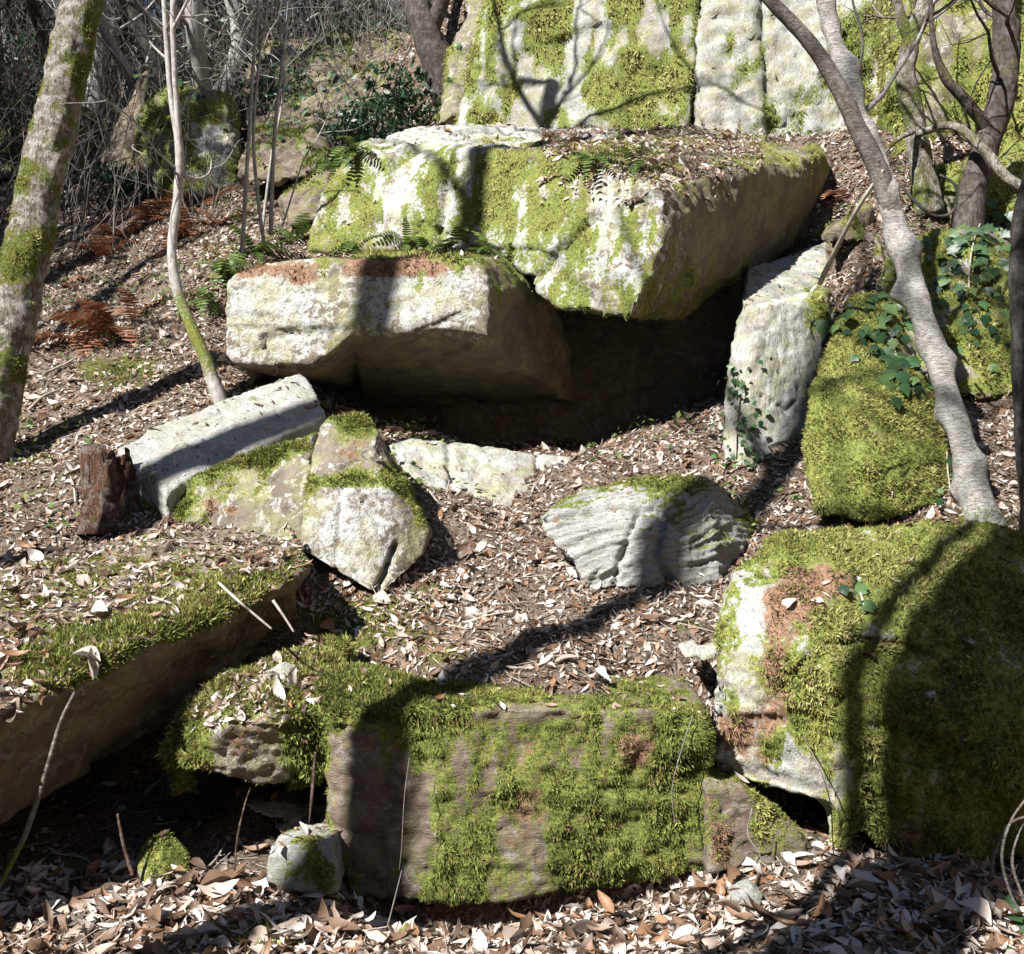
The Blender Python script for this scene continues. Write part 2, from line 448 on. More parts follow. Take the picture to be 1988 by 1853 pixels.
def vnormals(co, f):
    d1 = co[f[:, 2]] - co[f[:, 0]]; d2 = co[f[:, 3 if f.shape[1] == 4 else 1]] - co[f[:, 1 if f.shape[1] == 4 else 0]]
    fn = np.cross(d1, d2) if f.shape[1] == 4 else np.cross(co[f[:, 1]] - co[f[:, 0]], co[f[:, 2]] - co[f[:, 0]])
    vn = np.zeros_like(co)
    for k in range(f.shape[1]):
        for ax in range(3):
            vn[:, ax] += np.bincount(f[:, k], weights=fn[:, ax], minlength=len(co))
    return unit(vn)


def smooth(co, f, it):
    e = np.concatenate([f[:, [0, 1]], f[:, [1, 2]], f[:, [2, 3]], f[:, [3, 0]]])
    n = len(co)
    cnt = np.bincount(e[:, 0], minlength=n) + np.bincount(e[:, 1], minlength=n)
    for _ in range(it):
        av = np.stack([np.bincount(e[:, 0], weights=co[e[:, 1], k], minlength=n) + np.bincount(e[:, 1], weights=co[e[:, 0], k], minlength=n) for k in range(3)], 1)
        co = co * 0.4 + 0.6 * av / np.maximum(cnt, 1)[:, None]
    return co


TUFT = []         # bookkeeping of triangles


def back(pts, dy=0.6, dx=0.0, dz=0.0):
    return list(pts) + [p + np.array([dx, dy, dz]) for p in pts]


def seg_dist(px, py, line):
    d = np.full(len(px), 1e9)
    for (x0, y0), (x1, y1) in zip(line[:-1], line[1:]):
        vx, vy = x1 - x0, y1 - y0
        t = np.clip(((px - x0) * vx + (py - y0) * vy) / (vx * vx + vy * vy), 0, 1)
        d = np.minimum(d, np.hypot(px - x0 - t * vx, py - y0 - t * vy))
    return d


def rock(name, hulls, label, cat='boulder', voxel=0.02, mat='gneiss', big=0.05, mid=0.015, strata=0.012, sdir=(0.15, -0.1, 1.0), sfreq=14.0,
         it=3, moss=(0.0, 0.3, 0.3), mspots=(), brown=0.0, bspots=(), tufts=4000, tlen=0.028, cracks=(), tshift=0.0, group=None, hang=0.5, msize=2.2, mst=0.6, flaky=0.0, pale=0.5, pspots=(), chips=26, kind='thing'):
    co, f = remesh(hulls, voxel)
    co = smooth(co, f, it)
    nrm = vnormals(co, f)
    ext = float(np.ptp(co, axis=0).mean())
    for _ in range(chips):
        i = int(RNG.integers(0, len(co))); R = min(ext, 3.0) * RNG.uniform(0.08, 0.24); dep = min(ext, 3.0) * RNG.uniform(0.003, 0.010)
        pn = unit(nrm[i] + 0.45 * RNG.standard_normal(3)); near_ = ((co - co[i]) ** 2).sum(1) < R * R
        h = (co - co[i]) @ pn + dep
        co = co - pn[None] * (np.clip(h, 0, 2.5 * dep) * near_ * (nrm @ pn > 0.15))[:, None]
    if chips: nrm = vnormals(smooth(co, f, 1), f)
    off = RNG.uniform(0, 50, 3)
    p = co + off
    sd = unit(np.array(sdir, float)); t1, t2 = basis(sd[None])
    s = p @ sd + 0.06 * fbm(p * 2.0, 2)
    q = np.stack([p @ t1[0] * 1.6, p @ t2[0] * 1.6, s * sfreq], 1)
    lay = fbm(q, 3, 0.6)
    sw = s + 0.05 * fbm(p * np.array([3.0, 3.0, 9.0]) + 2, 3); saw = (sw * sfreq * 0.55 + 1.6 * fbm(p * 3.0 + 4, 3)) % 1.0
    lay = np.sign(lay) * np.abs(lay) ** 0.7 + flaky * (saw ** 2 - 0.33) * np.clip(0.55 + 1.2 * fbm(p * 4.5 + 6, 3), 0, 1.3)
    chip = fbm(p * 6.0, 4, 0.55)
    pits = np.clip(fbm(p * 17.0 + 9, 3) - 0.12, 0, 1)
    disp = big * fbm(p * 1.2, 3) + mid * chip + 0.35 * mid * fbm(p * 22.0, 2) - 0.5 * mid * pits + strata * lay * (1 - np.abs(nrm @ sd)) ** 0.5
    co = co + nrm * disp[:, None]
    px, py = pix(co)
    for line, w, depth in cracks:
        front = nrm[:, 1] < 0.25
        dd = seg_dist(px + 5 * fbm(p * 9, 2), py + 5 * fbm(p * 9 + 7, 2), line)
        co = co - nrm * (depth * np.exp(-(dd / w) ** 2) * front)[:, None]
    nrm = vnormals(co, f)
    b, up, nz = moss
    m = b + up * np.clip(nrm[:, 2], -0.5, 1) + nz * 1.6 * (fbm(p * msize * np.array([1, 1, mst]), 3, 0.55) + 1.0 * fbm(p * msize * 4.5 * np.array([1, 1, mst * 0.6]), 3, 0.6))
    for (a, c, rx, ry, v) in mspots:
        m = m + v * np.exp(-((px - a) / rx) ** 2 - ((py - c) / ry) ** 2) * (nrm[:, 1] < 0.6)
    br = np.full(len(co), float(brown)) + (0.62 * fbm(p * 7.0, 4, 0.65) if (brown or len(bspots)) else 0)
    for (a, c, rx, ry, v) in bspots:
        br = br + v * np.exp(-((px - a) / rx) ** 2 - ((py - c) / ry) ** 2) * (nrm[:, 1] < 0.6)
    pa = np.full(len(co), float(pale))
    for (a, c, rx, ry, v) in pspots:
        pa = pa + v * np.exp(-(((px - a) / rx) ** 4) - ((py - c) / ry) ** 4) * (nrm[:, 1] < 0.6)
    m = np.clip(m, 0, 1); br = np.clip(br, 0, 1); pa = np.clip(pa, 0, 1)
    base = np.array([co[:, 0].mean(), co[:, 1].mean(), co[:, 2].min()])
    o = link(name, mesh_from(name, co - base, f, {'moss': m, 'brown': br, 'pale': pa}, True, M[mat]), None, label, cat, group, kind)
    o.location = base
    tri = np.concatenate([f[:, [0, 1, 2]], f[:, [0, 2, 3]]])
    SURF.append((co, tri))
    if tufts:
        add_moss(o, co, tri, nrm, m, br, tufts, tlen, base, tshift, hang)
    return o


def sample_on(co, tri, w, n):
    a, b, c = co[tri[:, 0]], co[tri[:, 1]], co[tri[:, 2]]
    ar = np.linalg.norm(np.cross(b - a, c - a), axis=1) * 0.5 * w
    if ar.sum() <= 0: return None
    cum = np.cumsum(ar); k = np.searchsorted(cum, RNG.random(n) * cum[-1])
    k = np.minimum(k, len(tri) - 1)
    r1, r2 = np.sqrt(RNG.random(n)), RNG.random(n)
    wts = np.stack([1 - r1, r1 * (1 - r2), r1 * r2], 1)
    pos = a[k] * wts[:, :1] + b[k] * wts[:, 1:2] + c[k] * wts[:, 2:]
    return k, wts, pos


def add_moss(parent, co, tri, nrm, m, br, n, tl, base, tshift=0.0, hang=0.5, blades=2, facing=True):
    c = (co[tri[:, 0]] + co[tri[:, 1]] + co[tri[:, 2]]) / 3
    fn = unit(np.cross(co[tri[:, 1]] - co[tri[:, 0]], co[tri[:, 2]] - co[tri[:, 0]]))
    mm = m[tri].mean(1); bb = br[tri].mean(1)
    cov = np.maximum(smooth01(0.34, 0.70, mm), smooth01(0.34, 0.68, bb))
    cov = cov + 0.025
    if facing:      # tufts only where a viewer in front of the rocks could see them
        view = unit(np.array([0, 0, EYE]) - c)
        cov = cov * ((fn * view).sum(1) > -0.25)
    fx, fy = pix(c)
    cov = cov * ((fx > -160) & (fx < 2150) & (fy > -160) & (fy < 2010))
    r = sample_on(co, tri, cov, n)
    if r is None: return
    k, wts, pos = r
    nn = unit((nrm[tri[k]] * wts[:, :, None]).sum(1))
    isb = smooth01(0.3, 0.7, bb[k]) > RNG.random(n) * 1.25 + 0.05
    isb |= RNG.random(n) < 0.05
    V = []; T = []
    clump = fbm(pos * 9.0 + 3.1, 3); drift = fbm(pos * 2.3 + 8.8, 3)
    cm = np.maximum(mm[k], bb[k])
    L0 = tl * (0.4 + 0.75 * RNG.random(n)) * (1 + 0.6 * clump) * (0.42 + 0.85 * smooth01(0.4, 1.0, cm))
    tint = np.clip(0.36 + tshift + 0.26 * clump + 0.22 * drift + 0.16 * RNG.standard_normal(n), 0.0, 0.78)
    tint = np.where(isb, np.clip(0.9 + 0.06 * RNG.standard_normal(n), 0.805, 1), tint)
    down = np.array([0, 0, -1.0])
    for bl in range(blades):
        d = unit(nn + 0.75 * RNG.standard_normal((n, 3)) + hang * down * (1 - np.abs(nn[:, 2:3])))
        side = unit(np.cross(d, RNG.standard_normal((n, 3))))
        L = (L0 * (0.7 + 0.6 * RNG.random(n)))[:, None]
        w = L * 0.2
        root = pos - nn * 0.004
        V.append(np.stack([root - side * w, root + side * w, root + d * L], 1))
    V = np.concatenate(V).reshape(-1, 3) - base
    T = np.arange(len(V)).reshape(-1, 3)
    tv = np.repeat(np.tile(tint, blades), 3)
    TUFT.append(len(T))
    mo = link('moss', mesh_from('moss', V, T, {'tint': tv}, False, M['moss']), parent, kind='stuff')
    return mo


# --- front block and its neighbours in the foreground
rock('boulder', [
    back([U(628, 1395, 4.82), U(700, 1375, 4.72), U(940, 1372, 4.66), U(1380, 1385, 4.74), U(1388, 1560, 4.78), U(1375, 1690, 4.82), U(1200, 1728, 4.76),
          U(1000, 1745, 4.72), U(780, 1750, 4.70), U(690, 1740, 4.72), U(642, 1650, 4.80), U(632, 1520, 4.82)], 0.75),
    [U(575, 1345, 5.0), U(600, 1310, 5.1), U(700, 1300, 5.15), U(850, 1330, 5.05), U(920, 1375, 4.78), U(760, 1420, 4.64), U(640, 1400, 4.74), U(590, 1385, 4.9), U(700, 1290, 5.5), U(900, 1320, 5.5)],
    ],
    'squat mossy block in front of the leaf-strewn terrace, its face shaded', voxel=0.016, mat='brownstone', big=0.035, mid=0.035, strata=0.02,
    moss=(0.50, 0.05, 0.26), mspots=[(760, 1350, 150, 60, 1.1), (1100, 1560, 230, 190, .22), (1320, 1500, 70, 160, .25), (740, 1560, 80, 150, -.6), (1020, 1385, 90, 14, -.6)],
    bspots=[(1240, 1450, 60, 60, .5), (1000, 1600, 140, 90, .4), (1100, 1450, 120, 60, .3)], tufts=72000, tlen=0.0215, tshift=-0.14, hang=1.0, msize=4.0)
rock('boulder', [
    back([U(312, 1470, 4.92), U(345, 1395, 4.98), U(430, 1322, 5.1), U(520, 1290, 5.2), U(640, 1400, 4.88), U(620, 1520, 4.92), U(500, 1525, 4.84), U(400, 1500, 4.76), U(352, 1480, 4.78), U(430, 1400, 4.72), U(560, 1390, 4.76)], 0.45),
    [U(520, 1290, 5.2), U(600, 1225, 5.6), U(680, 1240, 5.6), U(650, 1400, 4.9), U(620, 1500, 5.0), U(560, 1540, 5.1), U(600, 1300, 5.9), U(680, 1400, 5.9), U(620, 1500, 5.6)],
    back([U(312, 1450, 4.9), U(350, 1450, 4.86), U(352, 1545, 4.95), U(326, 1550, 4.98)], 0.2)],
    'low arched boulder with hanging moss above the dark hollow', voxel=0.014, big=0.05, mid=0.03, strata=0.02, it=4,
    moss=(0.52, 0.2, 0.24), mspots=[(340, 1430, 60, 90, .4), (600, 1420, 60, 120, .4)], bspots=[(470, 1430, 70, 60, .6), (340, 1530, 25, 40, .5)], tufts=36000, tlen=0.03, hang=0.9)
rock('stone', [back([U(515, 1668, 4.52), U(560, 1640, 4.56), U(648, 1632, 4.6), U(655, 1735, 4.52), U(560, 1735, 4.46), U(515, 1712, 4.5)], 0.3)],
     'small angular stone propping the left corner of the squat mossy block', 'stone', voxel=0.012, mat='schist', big=0.015, mid=0.012, it=2, moss=(0.1, 0.3, 0.3), mspots=[(610, 1700, 50, 50, .5)], tufts=2500, tlen=0.02)
rock('stone', [back([U(470, 1562, 5.15), U(540, 1555, 5.2), U(620, 1575, 5.25), U(560, 1595, 5.12), U(510, 1585, 5.12)], 0.25),
               back([U(525, 1605, 5.12), U(600, 1592, 5.2), U(640, 1620, 5.2), U(560, 1630, 5.1)], 0.25),
               back([U(540, 1628, 5.14), U(640, 1610, 5.25), U(640, 1680, 5.25), U(545, 1680, 5.18)], 0.3),
               back([U(560, 1560, 5.3), U(640, 1560, 5.3), U(640, 1660, 5.3), U(560, 1660, 5.3)], 0.2)],
     'layered ledges of stone inside the dark hollow under the arched boulder', 'stone', voxel=0.012, mat='schist', big=0.012, mid=0.01, it=1, moss=(0.0, 0.1, 0.1), tufts=0)
rock('stone', [[U(258, 1668, 4.66), U(282, 1632, 4.7), U(325, 1612, 4.74), U(368, 1640, 4.72), U(378, 1690, 4.66), U(340, 1720, 4.58), U(275, 1725, 4.56), U(310, 1660, 4.6), U(270, 1690, 4.9), U(370, 1690, 4.95)]],
     'mossy knob of stone standing below the tip of the arched boulder', 'stone', voxel=0.012, big=0.03, it=3, chips=4, moss=(0.35, 0.45, 0.3), tufts=3500, tlen=0.018)
# --- leaning slab at lower left
rock('leaning_slab', [[U(-420, 1590, 3.7), U(-100, 1440, 4.05), U(80, 1345, 4.4), U(260, 1255, 4.8), U(420, 1195, 5.15), U(560, 1140, 5.55), U(615, 1098, 5.8),
                       U(-250, 1700, 4.1), U(0, 1600, 4.65), U(170, 1500, 5.0), U(330, 1405, 5.4), U(480, 1280, 5.8), U(600, 1180, 6.2),
                       U(-420, 1130, 5.6), U(0, 1085, 6.0), U(300, 1035, 6.25), U(540, 1035, 6.35), U(600, 1050, 6.2),
                       U(-400, 1500, 5.9), U(0, 1400, 6.3), U(400, 1250, 6.7)]],
     'long tilted slab with leaf-covered top and dark overhanging side', 'slab', voxel=0.026, mat='brownstone', big=0.05, mid=0.02, strata=0.015, it=7, sdir=(-0.45, 0.25, 0.85),
     moss=(-0.1, 0.55, 0.3), mspots=[(200, 1270, 110, 60, .5), (450, 1140, 100, 50, .3), (590, 1090, 50, 30, .5), (80, 1330, 60, 40, .5), (330, 1215, 110, 40, .7), (160, 1290, 110, 50, .7), (480, 1160, 90, 35, .5), (30, 1375, 60, 22, -1), (200, 1420, 300, 60, -.8)], bspots=[(470, 1170, 80, 30, .25)],
     tufts=42000, tlen=0.031, hang=0.8)
# --- right foreground boulder
rock('boulder', [
    [U(1392, 1225, 4.98), U(1420, 1135, 5.12), U(1500, 1045, 5.4), U(1600, 1012, 5.6), U(1700, 1020, 5.7), U(1380, 1400, 4.92), U(1375, 1510, 4.95), U(1470, 1540, 4.85), U(1620, 1580, 4.7),
     U(1640, 1300, 4.68), U(1560, 1180, 4.95), U(1640, 1120, 5.1), U(1480, 1300, 4.78), U(1700, 1600, 4.75), U(1480, 1500, 5.7), U(1700, 1500, 5.8), U(1450, 1150, 5.9), U(1650, 1060, 6.1)],
    [U(1600, 1012, 5.6), U(1750, 1060, 5.6), U(1900, 1050, 5.75), U(2050, 1060, 5.8), U(2350, 1120, 5.9), U(1700, 1180, 5.0), U(1900, 1200, 5.0), U(2100, 1250, 4.9), U(1640, 1300, 4.7), U(1780, 1420, 4.6), U(1950, 1400, 4.6),
     U(1650, 1600, 4.7), U(1740, 1680, 4.75), U(1850, 1660, 4.8), U(2050, 1650, 4.85), U(2400, 1600, 5.0), U(1700, 1500, 6.2), U(2300, 1500, 6.2), U(1750, 1080, 6.3), U(2300, 1120, 6.4)],
    back([U(1612, 1480, 4.68), U(1700, 1470, 4.68), U(1668, 1672, 4.68), U(1622, 1672, 4.68)], 0.22)],
    'big rounded boulder furred in green and rusty moss, pale rock showing', voxel=0.021, mat='pale', big=0.10, mid=0.04, strata=0.016, sdir=(0.18, -0.05, 1), sfreq=36, it=4, flaky=1.5, pale=0.45, chips=10,
    moss=(0.46, 0.18, 0.36), mspots=[(1450, 1290, 45, 110, -.65), (1560, 1520, 65, 80, -.5), (1500, 1470, 30, 60, .2), (1530, 1080, 120, 60, .4), (1480, 1450, 40, 40, .2), (1800, 1250, 200, 250, .4), (1880, 1520, 190, 200, .5), (1430, 1290, 22, 200, .3)],
    bspots=[(1505, 1300, 40, 150, .62), (1590, 1130, 110, 36, .62), (1420, 1430, 60, 70, .6), (1540, 1180, 60, 60, .6), (1760, 1640, 150, 50, .5), (1750, 1350, 200, 30, .25), (1850, 1150, 40, 60, .3)], tufts=92000, tlen=0.0225, hang=0.8, tshift=0.04, msize=3.2)
rock('boulder', [back([U(1370, 1520, 4.72), U(1440, 1530, 4.75), U(1480, 1600, 4.78), U(1560, 1620, 4.85), U(1600, 1680, 4.8), U(1450, 1690, 4.7), U(1375, 1700, 4.66)], 0.35)],
     'small dark mossy boulder wedged between the squat block and the rounded boulder', voxel=0.014, mat='brownstone', big=0.03, mid=0.025, moss=(0.42, 0.2, 0.3), bspots=[(1400, 1640, 30, 80, .6)], tufts=7000, tlen=0.03, hang=0.9)
# --- middle rocks
rock('boulder', [[U(1042, 1005, 6.45), U(1100, 962, 6.55), U(1235, 925, 6.65), U(1380, 925, 6.75), U(1140, 1142, 6.3), U(1090, 1080, 6.36), U(1250, 1142, 6.26), U(1395, 1150, 6.38), U(1300, 1040, 6.3), U(1400, 1040, 6.42),
                  U(1440, 1000, 6.85), U(1500, 1040, 7.1), U(1470, 1120, 6.9), U(1060, 1010, 7.2), U(1240, 935, 7.5), U(1450, 990, 7.5), U(1160, 1130, 7.0), U(1450, 1130, 7.2)]],
     'grey layered boulder with a moss cap lying across the leaf terrace', voxel=0.013, mat='layered', big=0.03, mid=0.02, strata=0.026, sdir=(-0.3, 0.2, 0.95), sfreq=30, it=1, flaky=1.0, pale=0.45, chips=34, cracks=[([(1240, 990), (1215, 1050), (1190, 1140)], 6, .05), ([(1060, 1010), (1200, 985), (1300, 1000)], 5, .04), ([(1290, 1010), (1275, 1080), (1310, 1145)], 8, .05)],
     moss=(0.0, 0.42, 0.15), mspots=[(1240, 930, 220, 24, .5), (1080, 975, 60, 24, .4), (1470, 1010, 60, 80, .55)], bspots=[(1460, 1080, 60, 60, .3)], tufts=12000, tlen=0.024)
rock('boulder', [[U(640, 808, 6.6), U(700, 800, 6.6), U(735, 835, 6.55), U(800, 980, 6.35), U(838, 1030, 6.35), U(825, 1080, 6.3), U(740, 1165, 6.12), U(715, 1150, 6.1), U(580, 1065, 6.15), U(590, 960, 6.25), U(620, 830, 6.5),
                  U(640, 940, 6.22), U(760, 950, 6.25), U(660, 815, 7.1), U(740, 850, 7.0), U(840, 1040, 6.9), U(740, 1150, 6.8), U(590, 1060, 6.8)]],
     'upright wedge of pale stone with green moss along its crest', voxel=0.013, mat='gneiss', big=0.03, mid=0.015, strata=0.01, sdir=(0.9, 0.1, 0.3), it=2,
     moss=(-0.05, 0.3, 0.22), mspots=[(690, 820, 60, 40, .7), (780, 930, 40, 60, .5), (815, 1010, 30, 60, .5), (680, 935, 100, 22, .75), (590, 960, 30, 90, .5), (680, 880, 60, 40, .1), (690, 1050, 70, 80, -.4)],
     bspots=[(700, 880, 50, 40, .35), (800, 1080, 25, 50, .35)], pale=0.45, pspots=[(690, 1040, 90, 110, .5)], tufts=16000, tlen=0.024, cracks=[([(665, 950), (655, 1040), (650, 1110)], 4, 0.02), ([(770, 1060), (730, 1150)], 6, 0.05)])
rock('boulder', [back([U(610, 838, 6.62), U(480, 893, 6.55), U(330, 945, 6.55), U(262, 985, 6.6), U(330, 1010, 6.45), U(470, 1035, 6.3), U(590, 1062, 6.22), U(600, 950, 6.32)], 0.55, 0.1, 0.05)],
     'low mossy bank of rock beneath the smooth pale slab', voxel=0.015, mat='gneiss', big=0.04, mid=0.03, strata=0.01, moss=(0.38, 0.25, 0.28), mspots=[(480, 880, 160, 35, .4)], bspots=[(400, 990, 70, 40, .35)], tufts=26000, tlen=0.026, hang=0.9)
rock('fallen_slab', [back([U(226, 872, 6.8), U(300, 826, 7.12), U(420, 782, 7.5), U(582, 722, 8.05), U(600, 735, 7.98), U(634, 806, 7.5), U(450, 884, 6.9), U(322, 950, 6.4), U(262, 916, 6.6)], 0.04, 0.0, -0.24)],
     'smooth pale slab crossed by a broad trunk shadow', 'slab', voxel=0.02, mat='slab', pale=0.8, big=0.014, mid=0.012, strata=0.012, sdir=(0.4, -0.3, 0.8), sfreq=30, it=1, chips=14,
     moss=(-0.3, 0.2, 0.15), mspots=[(500, 775, 40, 12, .7), (430, 800, 50, 10, .5), (285, 940, 40, 50, .7), (480, 880, 120, 14, .4), (330, 850, 60, 12, .4)], tufts=3000, tlen=0.02, cracks=[([(300, 850), (370, 830)], 3, .01)])
rock('rock_ledge', [back([U(750, 862, 7.8), U(800, 850, 7.9), U(900, 862, 7.9), U(1010, 876, 7.95), U(1110, 892, 8.0), U(1105, 930, 7.7), U(1060, 985, 7.3), U(900, 980, 7.2), U(830, 985, 7.1), U(790, 930, 7.35)], 0.7)],
     'pale cracked ledge of bare stone at the mouth of the rock shelter', 'ledge', voxel=0.019, mat='pale', big=0.02, mid=0.03, strata=0.02, it=1, flaky=1.0, moss=(-0.2, 0.2, 0.2), tufts=600, tlen=0.02,
     cracks=[([(870, 860), (875, 920), (880, 970)], 6, 0.04), ([(1040, 880), (1050, 925), (1060, 960)], 5, 0.04)])
rock('standing_stone', [[U(1450, 520, 9.7), U(1610, 470, 10.4), U(1615, 570, 9.2), U(1440, 620, 8.6), U(1600, 650, 8.5), U(1450, 520, 10.6), U(1610, 480, 11), U(1600, 640, 10.4)], [U(1442, 600, 7.75), U(1500, 588, 7.8), U(1600, 560, 8.1), U(1612, 640, 8.0), U(1590, 720, 7.85), U(1545, 900, 7.55), U(1440, 918, 7.45), U(1405, 905, 7.55), U(1405, 780, 7.6), U(1422, 650, 7.7),
                         U(1460, 700, 7.58), U(1450, 600, 8.5), U(1610, 560, 8.7), U(1600, 900, 8.4), U(1420, 900, 8.3)]],
     'pale upright stone propping the right end of the capstone', 'standing stone', voxel=0.019, mat='pale', big=0.04, mid=0.025, strata=0.008, it=4, chips=8, moss=(-0.15, 0.1, 0.15), mspots=[(1590, 600, 45, 70, .9), (1580, 700, 40, 50, .4)],
     tufts=4000, tlen=0.028, cracks=[([(1480, 770), (1530, 800), (1545, 780)], 3, 0.02)])
rock('boulder', [[U(1548, 850, 7.0), U(1566, 760, 7.2), U(1612, 650, 7.55), U(1655, 560, 7.95), U(1720, 565, 7.95), U(1775, 690, 7.5), U(1850, 880, 7.1), U(1845, 990, 6.85), U(1700, 1012, 6.6), U(1585, 1000, 6.7), U(1560, 910, 6.85),
                  U(1660, 760, 7.0), U(1690, 900, 6.7), U(1790, 890, 6.8), U(1630, 620, 8.4), U(1740, 600, 8.5), U(1850, 950, 7.8), U(1600, 980, 7.7)]],
     'tall tapering stone coated in bright green moss beside the leaning grey tree', voxel=0.018, big=0.05, mid=0.03, it=6, moss=(0.80, 0.10, 0.24), mspots=[(1760, 690, 80, 60, -.5)], bspots=[(1700, 780, 60, 30, .3)], tufts=52000, tlen=0.023, hang=0.7, tshift=0.12)
rock('boulder', [[U(1690, 560, 8.6), U(1740, 470, 9.0), U(1850, 430, 9.3), U(1990, 440, 9.3), U(2080, 520, 9.0), U(1700, 680, 8.2), U(1860, 700, 8.0), U(1900, 780, 7.8), U(2050, 760, 7.9), U(1870, 560, 8.4), U(1750, 480, 10.2), U(2080, 480, 10.2), U(1900, 800, 9), U(2080, 800, 9)]],
     'broken ivy-covered rock mass behind the leaning grey tree', voxel=0.03, mat='gneiss', big=0.1, mid=0.06, it=1, moss=(0.34, 0.2, 0.36), mspots=[(1930, 680, 40, 80, .5)], tufts=16000, tlen=0.035, tshift=0.12, chips=40)
# --- the great capstone and what carries it
rock('capstone', [
    [U(597, 455, 9.35), U(640, 352, 9.5), U(690, 284, 9.6), U(760, 266, 9.7), U(925, 292, 9.0), U(910, 490, 8.85), U(600, 490, 9.2), U(990, 300, 9.0), U(980, 510, 8.8), U(800, 247, 10.9), U(1000, 240, 11.3), U(620, 450, 10.8), U(1000, 500, 11)],
    [U(925, 290, 8.98), U(1100, 300, 8.62), U(1200, 330, 8.35), U(1290, 366, 8.12), U(1288, 450, 8.02), U(1262, 545, 7.98), U(1228, 632, 7.98), U(1080, 600, 8.2), U(1010, 520, 8.55), U(925, 470, 8.85),
     U(1430, 345, 9.15), U(1500, 322, 9.8), U(1605, 298, 10.7), U(1612, 330, 10.85), U(1600, 400, 11.3), U(1588, 455, 11.4), U(1430, 490, 10.3), U(1360, 560, 9.5), U(1590, 282, 11.2), U(1340, 246, 11.9), U(900, 250, 11.4), U(1580, 450, 12), U(1100, 560, 11), U(1320, 620, 9.2)]],
    'huge mossy capstone with a dark overhanging right face', voxel=0.031, mat='gneiss', big=0.03, mid=0.03, strata=0.02, sdir=(0.2, -0.1, 1), sfreq=8, it=1, chips=40,
    moss=(0.44, 0.05, 0.36), mspots=[(1200, 490, 150, 150, .3), (980, 380, 60, 90, .3), (720, 400, 150, 80, .1), (1180, 310, 130, 40, .4), (1500, 310, 90, 20, .4), (1450, 420, 160, 90, -.9), (1000, 255, 200, 14, -.6), (820, 265, 60, 14, -.5)],
    tufts=84000, tlen=0.023, tshift=0.36, hang=1.5, msize=3.0, mst=0.35, bspots=[(1270, 330, 120, 40, .35)], pale=0.1, pspots=[(760, 370, 190, 130, .75), (1090, 450, 240, 210, .75), (1050, 255, 330, 30, .7)],  # pspots lighten the front only; right face stays brown as painted shade
    cracks=[([(1165, 415), (1130, 440), (1100, 478), (1075, 492), (1060, 525), (1035, 540), (990, 552)], 6, 0.08), ([(865, 300), (862, 400), (850, 470)], 7, 0.08), ([(930, 330), (870, 370)], 4, 0.05)])
rock('boulder', [
    [U(437, 560, 8.1), U(450, 525, 8.15), U(570, 503, 8.15), U(700, 503, 8.1), U(690, 645, 7.98), U(640, 690, 7.98), U(600, 714, 8.0), U(455, 708, 8.1), U(437, 690, 8.1),
     U(480, 540, 9.4), U(700, 520, 9.6), U(690, 760, 9.6), U(480, 720, 9.2)],
    [U(690, 505, 8.1), U(930, 500, 8.05), U(948, 560, 8.0), U(945, 655, 7.95), U(690, 645, 7.98), U(1060, 560, 8.9), U(1110, 680, 9.4), U(1120, 790, 9.8), U(700, 800, 9.8), U(1050, 500, 9.4), U(700, 480, 9.6)]],
    'pale square-cut boulder under the capstone with rusty roots along its top', voxel=0.022, mat='gneiss', big=0.02, mid=0.018, strata=0.014, sdir=(0.05, -0.05, 1), sfreq=12, it=1, chips=26,
    moss=(0.06, 0.1, 0.26), mspots=[(800, 500, 200, 30, .7), (480, 520, 60, 20, .4), (870, 570, 70, 60, .3), (990, 560, 50, 50, .4)], bspots=[(760, 520, 110, 25, .9), (500, 525, 60, 20, .7), (580, 540, 25, 35, .7)],
    pale=0.05, pspots=[(530, 600, 130, 130, .9), (815, 575, 150, 85, .9)], tufts=9000, tlen=0.034, hang=1.5, cracks=[([(440, 640), (520, 632), (600, 655)], 3, .02)])  # lichened front painted paler, underside left brown to read as shade
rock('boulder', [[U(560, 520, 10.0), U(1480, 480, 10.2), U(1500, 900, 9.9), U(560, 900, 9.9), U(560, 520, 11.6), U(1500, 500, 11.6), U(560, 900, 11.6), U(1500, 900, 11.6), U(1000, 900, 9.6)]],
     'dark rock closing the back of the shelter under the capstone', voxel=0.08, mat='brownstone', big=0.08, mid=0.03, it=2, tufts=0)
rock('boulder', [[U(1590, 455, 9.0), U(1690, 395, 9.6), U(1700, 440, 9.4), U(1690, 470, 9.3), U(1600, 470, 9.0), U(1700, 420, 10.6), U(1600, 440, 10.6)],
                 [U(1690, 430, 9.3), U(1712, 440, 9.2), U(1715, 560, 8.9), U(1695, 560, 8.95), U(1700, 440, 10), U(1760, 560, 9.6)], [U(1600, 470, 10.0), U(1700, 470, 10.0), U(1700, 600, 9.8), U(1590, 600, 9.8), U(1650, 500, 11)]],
     'dark gap of broken rock between capstone and leaning grey tree', voxel=0.025, mat='brownstone', big=0.04, mid=0.03, moss=(0.1, 0.4, 0.3), tufts=3000, tlen=0.035)
